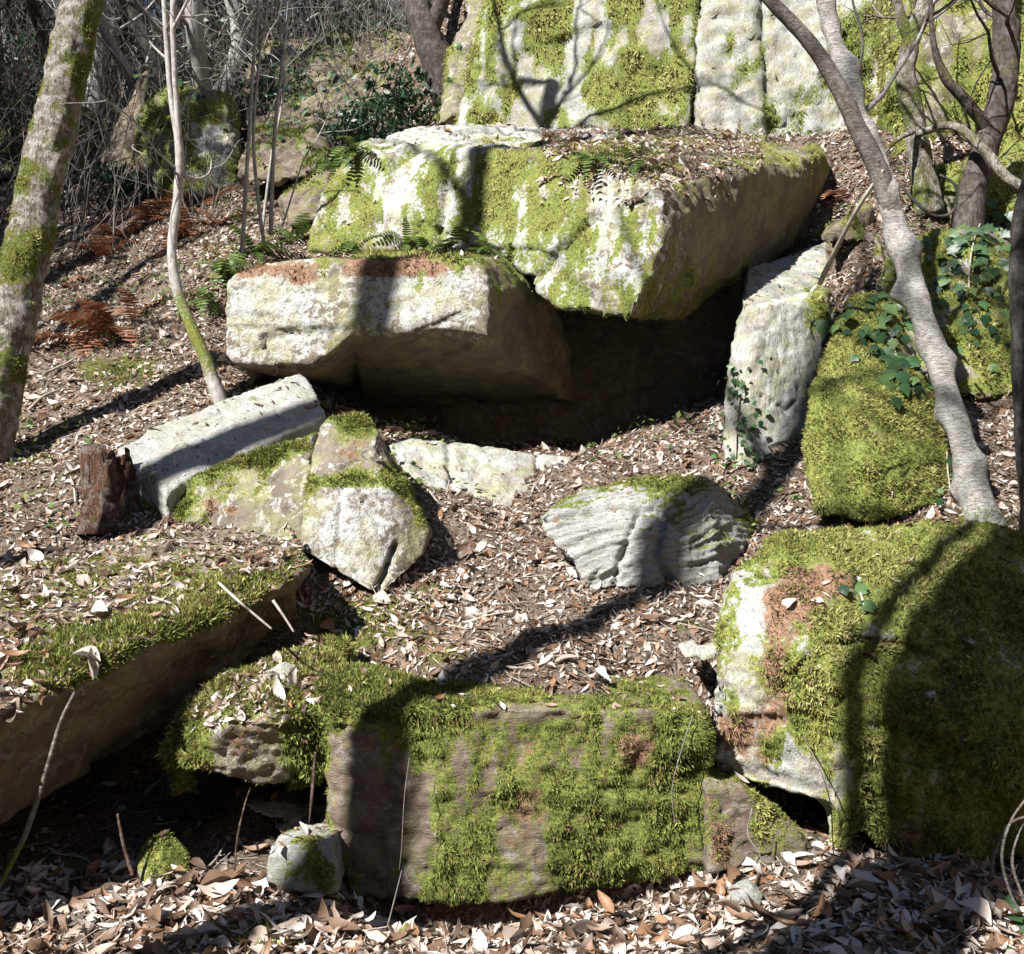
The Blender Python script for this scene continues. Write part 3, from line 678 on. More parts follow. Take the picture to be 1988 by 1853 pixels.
# --- cliff behind
rock('cliff_rock', [[U(885, 262, 13.0), U(900, 180, 13.1), U(985, -40, 13.4), U(1010, -350, 13.7), U(1370, -350, 13.3), U(1360, 0, 12.9), U(1338, 262, 12.5), U(885, 262, 15), U(1010, -350, 15.5), U(1370, -350, 15.5), U(1338, 280, 15)]],
     'tall cliff slab patched in bright moss and white lichen', 'cliff', voxel=0.062, mat='pale', big=0.10, mid=0.05, strata=0.02, it=2, moss=(0.60, 0.0, 0.42), mspots=[(1000, 120, 40, 120, -.4), (1250, 60, 50, 60, -.4)], tufts=26000, tlen=0.05, tshift=0.38, msize=2.4, mst=0.5, hang=1.2)
rock('cliff_rock', [[U(1345, 290, 12.4), U(1362, -10, 12.8), U(1375, -350, 13.2), U(1480, -350, 13.3), U(1500, 290, 12.4), U(1345, 290, 14), U(1480, -350, 15), U(1375, -350, 15), U(1500, 290, 14)],
                   [U(1490, 300, 12.5), U(1470, -350, 13.3), U(1750, -350, 13.2), U(1720, 320, 12.4), U(1490, 290, 14), U(1480, -350, 15), U(1750, -350, 15), U(1720, 300, 14)]],
     'bare white cliff slab streaked with brown beside the mossy one', 'cliff', voxel=0.062, mat='pale', big=0.07, mid=0.09, strata=0.02, it=2, moss=(0.08, 0.0, 0.3), mspots=[(1560, 220, 90, 100, .45), (1660, 100, 60, 200, .5), (1420, 110, 18, 70, .45), (1500, 60, 30, 50, .3), (1345, 150, 14, 200, .3)], bspots=[(1535, 190, 50, 50, .25), (1425, 120, 14, 60, .2)], cracks=[([(1480, -50), (1490, 120), (1500, 290)], 8, .08), ([(1400, 60), (1470, 80)], 5, .05)], tufts=9000, tlen=0.05, tshift=0.05, hang=1.2)
rock('cliff_rock', [[U(845, 250, 13.2), U(870, 90, 13.5), U(925, -40, 13.8), U(1000, -300, 14.2), U(940, 250, 13.25), U(1000, -60, 13.6), U(845, 250, 15), U(1000, -300, 16), U(1000, 250, 15)]],
     'narrow mossy cliff edge left of the tall patched slab', 'cliff', voxel=0.05, mat='gneiss', big=0.1, mid=0.05, moss=(0.35, 0.2, 0.3), tufts=5000, tlen=0.05, tshift=0.1)
rock('cliff_rock', [[U(1690, 330, 11.0), U(1720, 100, 11.3), U(1730, -350, 11.8), U(1880, 100, 10.9), U(1880, 380, 10.6), U(1760, 400, 10.4), U(1880, -350, 11.6), U(1700, 330, 13), U(1880, -350, 13.4), U(1880, 380, 13)],
                   [U(1860, 400, 10.6), U(1870, -350, 11.6), U(2300, -350, 11.4), U(2300, 420, 10.2), U(1980, 420, 10.2), U(1990, 150, 10.5), U(1880, 400, 13), U(1880, -350, 13.4), U(2300, -350, 13.4), U(2300, 420, 13)],
                   [U(1760, 330, 10.2), U(1900, 330, 10.0), U(1990, 300, 10.0), U(1980, 420, 9.7), U(1800, 430, 9.8), U(1760, 410, 10.2), U(1800, 330, 11), U(1990, 330, 11), U(1990, 430, 11)]],
     'shaded mossy cliff behind the twisted trees', 'cliff', voxel=0.07, mat='gneiss', big=0.16, mid=0.06, strata=0.04, sfreq=5, moss=(0.62, 0.2, 0.35), tufts=18000, tlen=0.055, tshift=0.2, hang=1.0)
# --- rocks on the far left slope
rock('boulder', [[U(250, 365, 14.4), U(285, 200, 14.8), U(330, 165, 15), U(440, 180, 15), U(470, 300, 14.6), U(455, 385, 14.2), U(330, 385, 14.1), U(300, 200, 17), U(470, 200, 17), U(460, 380, 16), U(290, 380, 16)]],
     'distant pale outcrop with white lichen on the wooded slope', voxel=0.05, mat='gneiss', pale=0.3, pspots=[(400, 290, 50, 60, .6)], big=0.12, mid=0.09, moss=(0.34, 0.2, 0.4), mspots=[(290, 270, 40, 110, .5)], tufts=9000, tlen=0.055, tshift=0.15)
rock('boulder', [[U(165, 370, 15.0), U(215, 230, 15.4), U(270, 125, 15.8), U(295, 130, 15.6), U(285, 200, 15.3), U(250, 365, 14.8), U(230, 385, 14.8), U(170, 370, 17), U(290, 130, 17.5), U(250, 380, 17)]],  # dark stone stands in for the shaded side of the pale outcrop
     'leaning outcrop coloured dark as the shaded left face of the pale lichen-covered one', voxel=0.05, mat='brownstone', big=0.1, mid=0.05, moss=(0.0, 0.2, 0.2), tufts=800, tlen=0.05)
rock('boulder', [[U(540, 385, 11.6), U(600, 345, 11.8), U(660, 320, 11.8), U(670, 420, 11.4), U(560, 440, 11.3), U(550, 400, 13), U(670, 340, 13), U(670, 440, 13)]],
     'small moss-topped boulder in the shade beside the capstone', voxel=0.035, mat='brownstone', big=0.06, mid=0.04, moss=(0.0, 0.7, 0.2), tufts=3500, tlen=0.04)
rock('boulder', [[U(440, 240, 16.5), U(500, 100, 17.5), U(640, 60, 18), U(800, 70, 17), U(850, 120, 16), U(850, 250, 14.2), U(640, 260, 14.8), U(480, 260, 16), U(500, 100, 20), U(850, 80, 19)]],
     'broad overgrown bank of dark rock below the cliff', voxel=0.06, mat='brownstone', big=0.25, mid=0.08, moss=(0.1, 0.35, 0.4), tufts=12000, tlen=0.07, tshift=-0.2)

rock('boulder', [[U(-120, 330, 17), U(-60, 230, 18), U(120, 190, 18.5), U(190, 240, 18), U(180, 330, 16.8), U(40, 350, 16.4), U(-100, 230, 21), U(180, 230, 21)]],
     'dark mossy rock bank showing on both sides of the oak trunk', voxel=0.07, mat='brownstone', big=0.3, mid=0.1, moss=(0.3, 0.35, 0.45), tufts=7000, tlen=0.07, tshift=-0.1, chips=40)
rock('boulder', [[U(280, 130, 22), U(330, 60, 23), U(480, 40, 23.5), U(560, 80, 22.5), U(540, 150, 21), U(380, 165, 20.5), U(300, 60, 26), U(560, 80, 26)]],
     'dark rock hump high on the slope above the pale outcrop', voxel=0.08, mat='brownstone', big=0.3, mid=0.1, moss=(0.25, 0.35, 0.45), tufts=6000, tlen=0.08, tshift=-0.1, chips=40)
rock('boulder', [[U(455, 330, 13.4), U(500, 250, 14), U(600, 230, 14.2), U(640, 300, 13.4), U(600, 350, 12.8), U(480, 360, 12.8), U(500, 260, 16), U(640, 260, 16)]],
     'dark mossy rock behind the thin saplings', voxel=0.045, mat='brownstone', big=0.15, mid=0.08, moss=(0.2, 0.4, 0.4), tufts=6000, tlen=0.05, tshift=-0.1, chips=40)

# moss growing on the ground
gn = vnormals(GV, GF)
add_moss(ground, GV, GT[(GV[GT[:, 0], 1] > 3.5) & (GV[GT[:, 0], 1] < 13) & (np.abs(GV[GT[:, 0], 0]) < 7)], gn, gm, np.zeros(len(GV)), 26000, 0.034, np.zeros(3), 0.0, 0.2, facing=False)


# ------------------------------------------------------------------ trees
def spline(pts, n):
    """Catmull-Rom through rows of any width"""
    pts = np.asarray(pts, float)
    P = np.vstack([2 * pts[0] - pts[1], pts, 2 * pts[-1] - pts[-2]])
    t = np.linspace(0, len(pts) - 1 - 1e-6, n)
    i = t.astype(int); u = (t - i)[:, None]
    a, b, c, d = P[i], P[i + 1], P[i + 2], P[i + 3]
    return 0.5 * (2 * b + (c - a) * u + (2 * a - 5 * b + 4 * c - d) * u ** 2 + (3 * b - a - 3 * c + d) * u ** 3)


def tube(pts, rad, sides=10, rings=None, rough=0.0, rfreq=9.0, closed=True):
    """skin a smooth tube along pts; returns verts, quads, surface normals"""
    rings = rings or max(6, len(pts) * 4)
    q = spline(np.column_stack([pts, rad]), rings)
    c, r = q[:, :3], np.maximum(q[:, 3], 0.0008)
    t = unit(np.gradient(c, axis=0))
    ref = np.array([0.31, 0.9, 0.12]) if abs(t[0] @ np.array([0, 1, 0])) < 0.9 else np.array([1.0, 0, 0])
    a = unit(np.cross(t, ref)); b = np.cross(t, a)
    th = np.linspace(0, 2 * np.pi, sides, endpoint=False)
    dirs = a[:, None] * np.cos(th)[None, :, None] + b[:, None] * np.sin(th)[None, :, None]
    V = c[:, None] + dirs * r[:, None, None]
    V = V.reshape(-1, 3); D = dirs.reshape(-1, 3)
    if rough:
        rr = np.repeat(r, sides)
        ang = np.tile(th, rings)
        s = np.repeat(np.linspace(0, rings, rings), sides)
        V = V + D * (rr * rough * (fbm(V * rfreq + 5, 3) + 0.5 * fbm(np.column_stack([np.cos(ang) * 4, np.sin(ang) * 4, s * 0.08]), 2) - (1.1 * np.abs(fbm(np.column_stack([np.cos(ang) * 3.2, np.sin(ang) * 3.2, s * 0.10 + 40]), 3)) if rough > 0.13 else 0)))[:, None]
    k = np.arange(rings - 1)[:, None] * sides; j = np.arange(sides)[None]; j2 = (j + 1) % sides
    F = np.stack([k + j, k + j2, k + sides + j2, k + sides + j], -1).reshape(-1, 4)
    if closed:
        V = np.vstack([V, c[:1], c[-1:]]); D = np.vstack([D, -t[:1], t[-1:]])
        n0, n1 = len(V) - 2, len(V) - 1
        jj = np.arange(sides); jn = (jj + 1) % sides
        lo = np.stack([jn, jj, np.full(sides, n0), np.full(sides, n0)], -1)
        hi = np.stack([(rings - 1) * sides + jj, (rings - 1) * sides + jn, np.full(sides, n1), np.full(sides, n1)], -1)
        # triangles stored as short quads would be degenerate, so split the caps into quads by pairs
        F = np.vstack([F, np.stack([jj[1::2], jj[::2], np.full(sides // 2, n0), (jj[1::2] + 1) % sides], -1) if sides % 2 == 0 else np.zeros((0, 4), int),
                       (rings - 1) * sides + np.stack([jj[::2], jj[1::2], (jj[1::2] + 1) % sides, np.full(sides // 2, n1 - (rings - 1) * sides)], -1) if sides % 2 == 0 else np.zeros((0, 4), int)])
    return V, F, D


class Acc:
    def __init__(s): s.v = []; s.f = []; s.a = []; s.n = 0
    def add(s, V, F, tint=None):
        s.v.append(V); s.f.append(np.asarray(F) + s.n); s.n += len(V)
        s.a.append(np.full(len(V), 0.0) if tint is None else (tint if hasattr(tint, '__len__') else np.full(len(V), tint)))
    def build(s, name, mat, parent=None, base=(0, 0, 0), attr='moss', smooth=True, **kw):
        if not s.v: return None
        me = mesh_from(name, np.vstack(s.v) - np.asarray(base), np.vstack(s.f), {attr: np.concatenate(s.a)}, smooth, M[mat])
        return link(name, me, parent, **kw)


def grow(acc, p, d, length, r, depth, rnd, spread=0.6, kids=3, up=0.15, sides=4, bend=0.25):
    """a branch with its finer branches, appended to acc"""
    n = 4
    pts = [p]; dirs = d
    for k in range(n):
        dirs = unit(dirs + bend * rnd.standard_normal(3) + np.array([0, 0, up]))
        pts.append(pts[-1] + dirs * length / n)
    V, F, D = tube(pts, np.linspace(r, r * 0.4, n + 1), sides, 9 if depth > 0 else 6, closed=False)
    acc.add(V, F)
    if depth > 0:
        for k in range(kids):
            i = rnd.integers(1, n + 1)
            grow(acc, pts[i], unit(dirs + spread * 1.6 * rnd.standard_normal(3)), length * rnd.uniform(0.45, 0.75), r * (0.5 if depth > 1 else 0.42), depth - 1, rnd, spread, kids, up, max(3, sides - 1), bend)


def tree(name, label, trunk, rad, mat='grey_bark', sides=14, rings=None, rough=0.12, mossf=None, branches=(), crown=None, cat='tree', group=None, tufts=0, seed=1, knots=0, start=20, dark=None):
    """trunk: world points from the foot up; branches: (points, radii); crown: (count, length, radius, depth) grown from the upper trunk"""
    rnd = np.random.default_rng(seed)
    trunk = [np.asarray(p, float) for p in trunk]
    base = trunk[0]
    t = thing(name, tuple(base), label, cat, group)
    rings = rings or 60
    V, F, D = tube(trunk, rad, sides, rings, rough)
    for _ in range(knots):
        i = rnd.integers(0, len(V)); dd = np.linalg.norm(V - V[i], axis=1); w = rad[0] * rnd.uniform(0.25, 0.5)
        V = V + D * (0.38 * rad[0] * rnd.uniform(0.4, 1) * np.exp(-(dd / w) ** 2))[:, None]
    mo = np.zeros(len(V)) if mossf is None else np.clip(mossf(V, D), 0, 1)
    link('trunk', mesh_from('trunk', V - base, F, {'moss': mo}, True, M[mat]), t)
    if tufts:
        tri = np.concatenate([F[:, [0, 1, 2]], F[:, [0, 2, 3]]])
        add_moss(t, V, tri, D, mo, np.zeros(len(V)), tufts, 0.026, base, 0.08, 0.5)
    for bi, (bp, brd) in enumerate(branches):
        V, F, D = tube(bp, brd, 10, max(16, len(bp) * 8), 0.1)
        mb = np.zeros(len(V)) if mossf is None else np.clip(mossf(V, D), 0, 1)
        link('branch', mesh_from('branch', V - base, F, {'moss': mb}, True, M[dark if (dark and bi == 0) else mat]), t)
    if crown:
        cnt, ln, r, dep = crown
        acc = Acc()
        q = spline(np.column_stack([trunk, rad]), 40)
        for k in range(cnt):
            i = int(rnd.integers(start, 40)); a = rnd.uniform(0, 2 * np.pi)
            grow(acc, q[i, :3], unit(np.array([math.cos(a), math.sin(a), rnd.uniform(0.2, 0.9)])), ln * rnd.uniform(0.6, 1.2), min(r, q[i, 3] * 0.6), dep, rnd)
        acc.build('crown', mat, t, base)
    return t


def noise_moss(level, amp, scale, side=None, w=0.3):
    def f(V, D):
        m = level + amp * fbm(V * scale + 2.0, 4)
        if side is not None: m = m + w * (D @ unit(np.array(side, float)))
        return m
    return f


def patch_moss(spots, level=0.1, amp=0.35):
    def f(V, D):
        px, py = pix(V)
        m = level + amp * fbm(V * 6 + 2.0, 4)
        for (b, r, v) in spots: m = m + v * np.exp(-((py - b) / r) ** 2)
        return m
    return f


# leaning oak at the left edge
tree('oak_tree', 'leaning mossy oak with rough bark rising at the photo edge over leaf litter',
     [U(-55, 900, 7.55), U(-25, 840, 7.6), U(8, 700, 7.7), U(38, 560, 7.8), U(66, 420, 7.95), U(96, 280, 8.1), U(128, 140, 8.25), U(160, 0, 8.4), U(215, -260, 8.7), U(230, -700, 9.0), U(330, -1200, 9.2)],
     [0.25, 0.19, 0.165, 0.16, 0.158, 0.155, 0.152, 0.15, 0.14, 0.12, 0.07], 'oak', 36, 220, 0.16,
     patch_moss([(480, 80, .3), (700, 60, .12), (60, 110, .2), (240, 30, .12)], 0.36, 0.75), crown=(9, 2.2, 0.06, 2), tufts=7000, seed=3, start=34)
# sapling with a double stem
tree('sapling', 'slender grey sapling with twin stems and a crooked mossy foot',
     [U(436, 800, 8.35), U(418, 752, 8.35), U(400, 700, 8.36), U(365, 620, 8.4), U(343, 560, 8.42), U(334, 480, 8.45), U(345, 380, 8.5), U(348, 285, 8.5), U(332, 190, 8.55), U(324, 90, 8.6), U(318, -20, 8.6), U(310, -250, 8.7)],
     [0.06, 0.055, 0.05, 0.045, 0.04, 0.036, 0.034, 0.032, 0.022, 0.02, 0.02, 0.015], 'grey_bark', 10, 80, 0.10, patch_moss([(650, 110, .6)], 0.05, 0.2),
     branches=[([U(349, 300, 8.5), U(343, 200, 8.47), U(338, 120, 8.45), U(336, 0, 8.45), U(350, -250, 8.5)], [0.026, 0.022, 0.021, 0.02, 0.014]),
               ([U(334, 60, 8.45), U(352, 25, 8.4), U(380, -30, 8.35)], [0.014, 0.012, 0.01])], crown=(5, 0.9, 0.012, 1), cat='sapling', seed=5)
# clump of thin stems above the ferns
for k, (lab, pts, r) in enumerate([
        ('straight thin sapling stem, first from the pale outcrop', [(470, 492), (476, 380), (484, 250), (492, 120), (503, 0), (520, -300)], 0.018),
        ('thin sapling that bows from a forked foot among the ferns', [(512, 470), (500, 380), (492, 260), (503, 120), (517, 20), (540, -250)], 0.016),
        ('thin pale sapling with a side twig, tallest near the capstone', [(526, 455), (528, 360), (535, 240), (548, 120), (560, 20), (590, -250)], 0.019),
        ('slanting hair-thin sapling nearest the capstone corner', [(548, 440), (570, 370), (590, 310), (615, 270), (650, 200)], 0.008),
        ('thin sapling leaning inward between two straighter stems', [(508, 462), (516, 390), (528, 300), (550, 180), (545, 60), (520, -100)], 0.013)]):
    d0 = 9.6 + 0.12 * k
    tree('sapling', lab, [U(a, b, d0 + 0.02 * i) for i, (a, b) in enumerate(pts)], np.linspace(r * 1.15, r * 0.6, len(pts)), 'grey_bark', 7, 40, 0.06, crown=(9, 0.75, 0.007, 1), cat='sapling', group='thin saplings beside the capstone', seed=20 + k)
# leaning grey tree on the right
tree('forked_tree', 'leaning pale grey tree with knotty bark that forks above the boulders',
     [U(1935, 1090, 6.62), U(1905, 1000, 6.7), U(1885, 920, 6.75), U(1852, 800, 6.8), U(1802, 650, 6.9), U(1757, 500, 7.0), U(1722, 380, 7.1), U(1698, 300, 7.15), U(1665, 220, 7.2), U(1632, 120, 7.25), U(1600, 0, 7.3), U(1560, -220, 7.4), U(1540, -600, 7.6)],
     [0.19, 0.115, 0.08, 0.071, 0.068, 0.067, 0.066, 0.065, 0.052, 0.05, 0.046, 0.04, 0.022], 'smooth_bark', 18, 140, 0.10, patch_moss([(1000, 70, .4), (290, 30, .25)], 0.05, 0.2),
     branches=[([U(1748, 470, 7.04), U(1724, 385, 7.07), U(1700, 318, 7.06), U(1672, 262, 7.02), U(1625, 165, 6.98), U(1570, 80, 6.95), U(1490, -5, 6.9), U(1380, -140, 6.85), U(1330, -400, 6.8)], [0.045, 0.065, 0.065, 0.058, 0.052, 0.046, 0.04, 0.032, 0.02]),
               ([U(1662, 230, 7.2), U(1705, 192, 7.3), U(1735, 150, 7.35), U(1780, 80, 7.4), U(1800, 30, 7.4)], [0.02, 0.018, 0.014, 0.01, 0.006]),
               ([U(1665, 150, 7.2), U(1675, 80, 7.1), U(1655, 0, 7.0), U(1650, -60, 7.0)], [0.010, 0.009, 0.008, 0.006])],
     crown=(7, 1.6, 0.04, 2), seed=8, knots=34, start=36, dark='mid_bark')  # first branch takes the darker bark, its shade put into the colour
# twisted trees in front of the right cliff
tree('twisted_tree', 'twisted mossy tree trunk in front of the shaded cliff',
     [U(1800, 420, 9.75), U(1790, 330, 9.75), U(1776, 240, 9.75), U(1760, 150, 9.7), U(1772, 70, 9.7), U(1800, 0, 9.65), U(1830, -200, 9.6), U(1850, -500, 9.6)],
     [0.15, 0.11, 0.095, 0.09, 0.085, 0.08, 0.07, 0.04], 'oak', 14, 70, 0.22, noise_moss(0.4, 0.4, 4), branches=[([U(1770, 90, 9.7), U(1745, 20, 9.65), U(1730, -60, 9.6)], [0.055, 0.045, 0.035]),
      ([U(1780, 260, 9.6), U(1850, 245, 9.4), U(1910, 290, 9.2), U(1960, 350, 9.1), U(2050, 390, 9.0)], [0.03, 0.035, 0.04, 0.045, 0.05]), ([U(1785, 250, 9.65), U(1745, 270, 9.5), U(1715, 300, 9.4)], [0.03, 0.02, 0.012])], crown=(7, 1.0, 0.02, 2), seed=9)
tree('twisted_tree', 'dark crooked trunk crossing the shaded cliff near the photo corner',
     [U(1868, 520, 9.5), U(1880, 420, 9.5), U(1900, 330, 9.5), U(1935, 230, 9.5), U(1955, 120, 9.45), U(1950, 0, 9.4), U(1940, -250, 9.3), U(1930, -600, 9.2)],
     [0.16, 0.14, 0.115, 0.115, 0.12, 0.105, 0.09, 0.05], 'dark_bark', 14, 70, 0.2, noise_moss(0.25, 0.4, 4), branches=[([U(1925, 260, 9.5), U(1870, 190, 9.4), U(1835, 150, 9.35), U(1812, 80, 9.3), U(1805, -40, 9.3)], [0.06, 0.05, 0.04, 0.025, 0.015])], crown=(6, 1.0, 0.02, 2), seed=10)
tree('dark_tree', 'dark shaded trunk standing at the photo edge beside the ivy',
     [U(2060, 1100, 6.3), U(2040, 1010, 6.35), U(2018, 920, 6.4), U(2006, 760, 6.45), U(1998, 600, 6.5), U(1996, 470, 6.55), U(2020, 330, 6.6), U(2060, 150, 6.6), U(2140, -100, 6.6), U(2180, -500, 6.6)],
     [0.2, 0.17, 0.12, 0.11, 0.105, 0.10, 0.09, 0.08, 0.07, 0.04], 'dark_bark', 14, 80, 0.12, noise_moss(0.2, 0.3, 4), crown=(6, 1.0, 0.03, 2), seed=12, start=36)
tree('cliff_tree', 'dark tree rooted at the upper edge of the mossy cliff',
     [U(880, 200, 13.9), U(830, 70, 13.75), U(808, 0, 13.8), U(796, -120, 13.9), U(800, -400, 14)], [0.28, 0.2, 0.17, 0.15, 0.1], 'dark_bark', 12, 40, 0.15, noise_moss(0.1, 0.3, 4),
     branches=[([U(848, 110, 13.8), U(836, 72, 13.76), U(852, 20, 13.7), U(880, -60, 13.6)], [0.05, 0.1, 0.1, 0.08])], crown=(5, 1.2, 0.04, 2), seed=13)
# trees that stand beside and behind the viewer and throw the long shadows
def shade_tree(hit, t, lean, r, h, seed, label):
    p = np.asarray(hit) + S * t
    gz = -0.3 - 0.1 * max(0, 1 - p[1])
    b = np.array([p[0], p[1], gz]) - np.array([lean[0], lean[1], 0]) * (p[2] - gz)
    pts = [b + np.array([lean[0], lean[1], 1.0]) * z for z in np.linspace(0, h, 6)]
    tree('beech_tree', label, pts, np.array([1.35, 1.0, 0.95, 0.9, 0.8, 0.55]) * r, 'dark_bark', 12, 50, 0.08, crown=(9, 2.6, 0.05, 2), start=27, group='trees around the viewer that cast the long shadows', seed=seed)
shade_tree(U(480, 838, 7.1), 8.5, (-0.03, 0.03), 0.14, 17, 31, 'tall straight trunk standing out of the picture, shading the smooth pale slab')
shade_tree(U(1655, 1300, 4.7), 7.0, (0.0, 0.0), 0.05, 13, 32, 'slim trunk behind the viewer, striping the rounded mossy boulder')
shade_tree(U(1870, 1300, 4.7), 8.0, (0.0, 0.0), 0.30, 13, 33, 'stout trunk behind the viewer, shading the right of the rounded boulder')
shade_tree(U(725, 1560, 4.7), 8.0, (0.0, 0.0), 0.13, 14, 34, 'stout trunk behind the viewer, shading the squat block')

# ------------------------------------------------------------------ far wood
rw = np.random.default_rng(77)
gb = BVHTree.FromPolygons([tuple(v) for v in GV], [tuple(f) for f in GF])
def ground_z(x, y):
    h = gb.ray_cast(Vector((x, y, 80)), Vector((0, 0, -1)))
    return h[0].z if h[0] else 0.0
protos = []
for k in range(6):
    r0 = 0.10 + 0.03 * k
    pts = [np.array([0, 0, -0.3]), np.array([0.1, 0.05, 1.5]) * 1.0, np.array([0.05, 0, 3.5]), np.array([0.25, 0.1, 6.0]), np.array([0.2, 0.2, 9.0])]
    pts = [p + np.array([0.25, 0.25, 0]) * rw.standard_normal(3) * (i > 0) for i, p in enumerate(pts)]
    acc = Acc(); q = spline(np.column_stack([pts, np.linspace(r0, r0 * 0.5, 5)]), 40)
    for j in range(16):
        i = int(rw.integers(6, 40)); a = rw.uniform(0, 6.28)
        grow(acc, q[i, :3], unit(np.array([math.cos(a), math.sin(a), rw.uniform(0.1, 0.9)])), rw.uniform(1.2, 2.6), min(0.035, q[i, 3] * 0.5), 2, rw, 0.6, 4, 0.1, 4)
    V, F, D = tube(pts, np.linspace(r0, r0 * 0.5, 5), 9, 26, 0.1)
    mo = np.clip(0.15 + 0.4 * fbm(V * 3, 3), 0, 1)
    mt = mesh_from('trunk', V, F, {'moss': mo}, True, M['grey_bark' if k % 3 == 1 else 'dark_bark'])
    mc = mesh_from('crown', np.vstack(acc.v), np.vstack(acc.f), {'moss': np.concatenate(acc.a)}, True, M['grey_bark' if k % 2 else 'dark_bark'])
    protos.append((mt, mc))
far = []
for k in range(78):
    for _ in range(20):
        d = rw.uniform(16, 40); px = rw.uniform(-250, 900)
        x = (px - CX) / FPX * d
        if all((x - a) ** 2 + (d - b) ** 2 > 0.7 for a, b in far) and not (d < 19 and px > 430): break
    far.append((x, d))
    mt, mc = protos[k % 6]
    o = thing('bare_tree', (x, d, ground_z(x, d)), 'bare winter tree in the wood at the top of the slope', 'tree', 'bare trees of the far wood')
    o.rotation_euler = (0, 0, rw.uniform(0, 6.28)); s = rw.uniform(0.6, 1.25); o.scale = (s, s, s * rw.uniform(0.9, 1.2))
    link('trunk', mt, o); link('crown', mc, o)

shade_wood = 0  # unseen trees added left of frame to throw shade on the slope
while shade_wood < 30:
    x, d = rw.uniform(-18, -6), rw.uniform(5.5, 16)
    if x > -0.466 * d - 2.0 or any((x - a) ** 2 + (d - b) ** 2 < 0.8 for a, b in far): continue
    far.append((x, d)); mt, mc = protos[shade_wood % 6]
    o = thing('bare_tree', (x, d, ground_z(x, d)), 'bare winter tree of the wood, added unseen for shade, beyond the photo edge on the oak side', 'tree', 'unseen trees added for shade beyond the oak')
    o.rotation_euler = (0, 0, rw.uniform(0, 6.28)); s = rw.uniform(0.8, 1.35); o.scale = (s, s, s)
    link('trunk', mt, o); link('crown', mc, o)
    shade_wood += 1

# ------------------------------------------------------------------ leaves on the ground
def leaf_template(kind, rnd):
    """curled lance-shaped leaf about one unit long; rows of left, midrib, right"""
    nst = 6 if kind == 'fine' else 3
    u = np.linspace(0, 1, nst)
    w = np.sin(np.pi * np.clip(u, 0.02, 0.98) ** 0.85) * rnd.uniform(0.14, 0.21)
    curl, fold, tw = rnd.uniform(-0.8, 1.2), rnd.uniform(-0.4, 1.1), rnd.uniform(-1.3, 1.3)
    bend = rnd.uniform(-0.6, 0.6)
    if rnd.random() < (0.12 if kind == 'fine' else 0.35): w = w * rnd.uniform(1.2, 1.9) * np.linspace(1, rnd.uniform(0.3, 1.6), nst)      # broken pieces
    if rnd.random() < 0.3: w = w * 0.5                     # rolled up ones
    V = []
    for i in range(nst):
        a = tw * (u[i] - 0.5)
        c = np.array([u[i] - 0.5, bend * (u[i] - 0.5) ** 2, curl * (u[i] - 0.5) ** 2])
        e = np.array([0, math.cos(a), math.sin(a)]); f = np.array([0, -math.sin(a), math.cos(a)])
        for s in (-1, 0, 1):
            jag = 1 + ((0.10 if kind == 'fine' else 0.28) * rnd.standard_normal() if s else 0)
            V.append(c + e * s * w[i] * jag + f * abs(s) * w[i] * fold)
    F = []
    for i in range(nst - 1):
        for s in (0, 1):
            a = i * 3 + s
            F += [[a, a + 1, a + 4], [a, a + 4, a + 3]]
    return np.array(V), np.array(F)


rl = np.random.default_rng(5)
FINE = [leaf_template('fine', rl) for _ in range(20)]
COARSE = [leaf_template('coarse', rl) for _ in range(16)]
TINY = []
for _ in range(16):          # leaf scraps: a folded kite of four triangles
    a, b, c_ = rl.uniform(0.10, 0.30), rl.uniform(0.10, 0.30), rl.uniform(-0.15, 0.25)
    TINY.append((np.array([[-0.5, 0, rl.uniform(-.1, .2)], [rl.uniform(-.2, .15), -a, rl.uniform(-.05, .25)], [0.5, rl.uniform(-.15, .15), rl.uniform(-.1, .25)], [rl.uniform(-.2, .15), b, rl.uniform(-.05, .25)], [0, 0, c_ * 0.3]]),
                 np.array([[0, 1, 4], [1, 2, 4], [2, 3, 4], [3, 0, 4]])))
LEAFMESH = {}


def leaf_frames(n, rnd, tilt):
    up = unit(np.tile(np.array([0, 0, 1.0]), (len(n), 1)) * 0.3 + n + tilt * rnd.standard_normal((len(n), 3)))
    t, b = basis(up); a = rnd.uniform(0, 2 * np.pi, len(n))[:, None]
    tx = t * np.cos(a) + b * np.sin(a)
    return tx, np.cross(up, tx), up


def scatter_leaves(pos, nrm, size, templates, rnd, tilt=0.35, lift=0.25):
    tx, ty, tz = leaf_frames(nrm, rnd, tilt)
    pos = pos + nrm * (size * lift * rnd.random(len(pos)) * 0.35 + 0.004)[:, None]
    which = rnd.integers(0, len(templates), len(pos))
    vs, fs, ts, n0 = [], [], [], 0
    tint = leaf_tints(len(pos), rnd)
    for k, (tv, tf) in enumerate(templates):
        s = np.where(which == k)[0]
        if not len(s): continue
        V = pos[s][:, None] + size[s][:, None, None] * (tv[None, :, :1] * tx[s][:, None] + tv[None, :, 1:2] * ty[s][:, None] + tv[None, :, 2:] * tz[s][:, None])
        F = tf[None] + (np.arange(len(s)) * len(tv))[:, None, None] + n0
        vs.append(V.reshape(-1, 3)); fs.append(F.reshape(-1, 3)); ts.append(np.repeat(tint[s], len(tv))); n0 += len(s) * len(tv)
    return np.vstack(vs), np.vstack(fs), np.concatenate(ts)


def leaf_tints(n, rnd):
    r = rnd.random(n)
    return np.where(r < 0.36, rnd.uniform(0.0, 0.32, n), np.where(r < 0.46, rnd.uniform(0.33, 0.46, n), np.clip(rnd.normal(0.80, 0.15, n), 0.47, 1)))


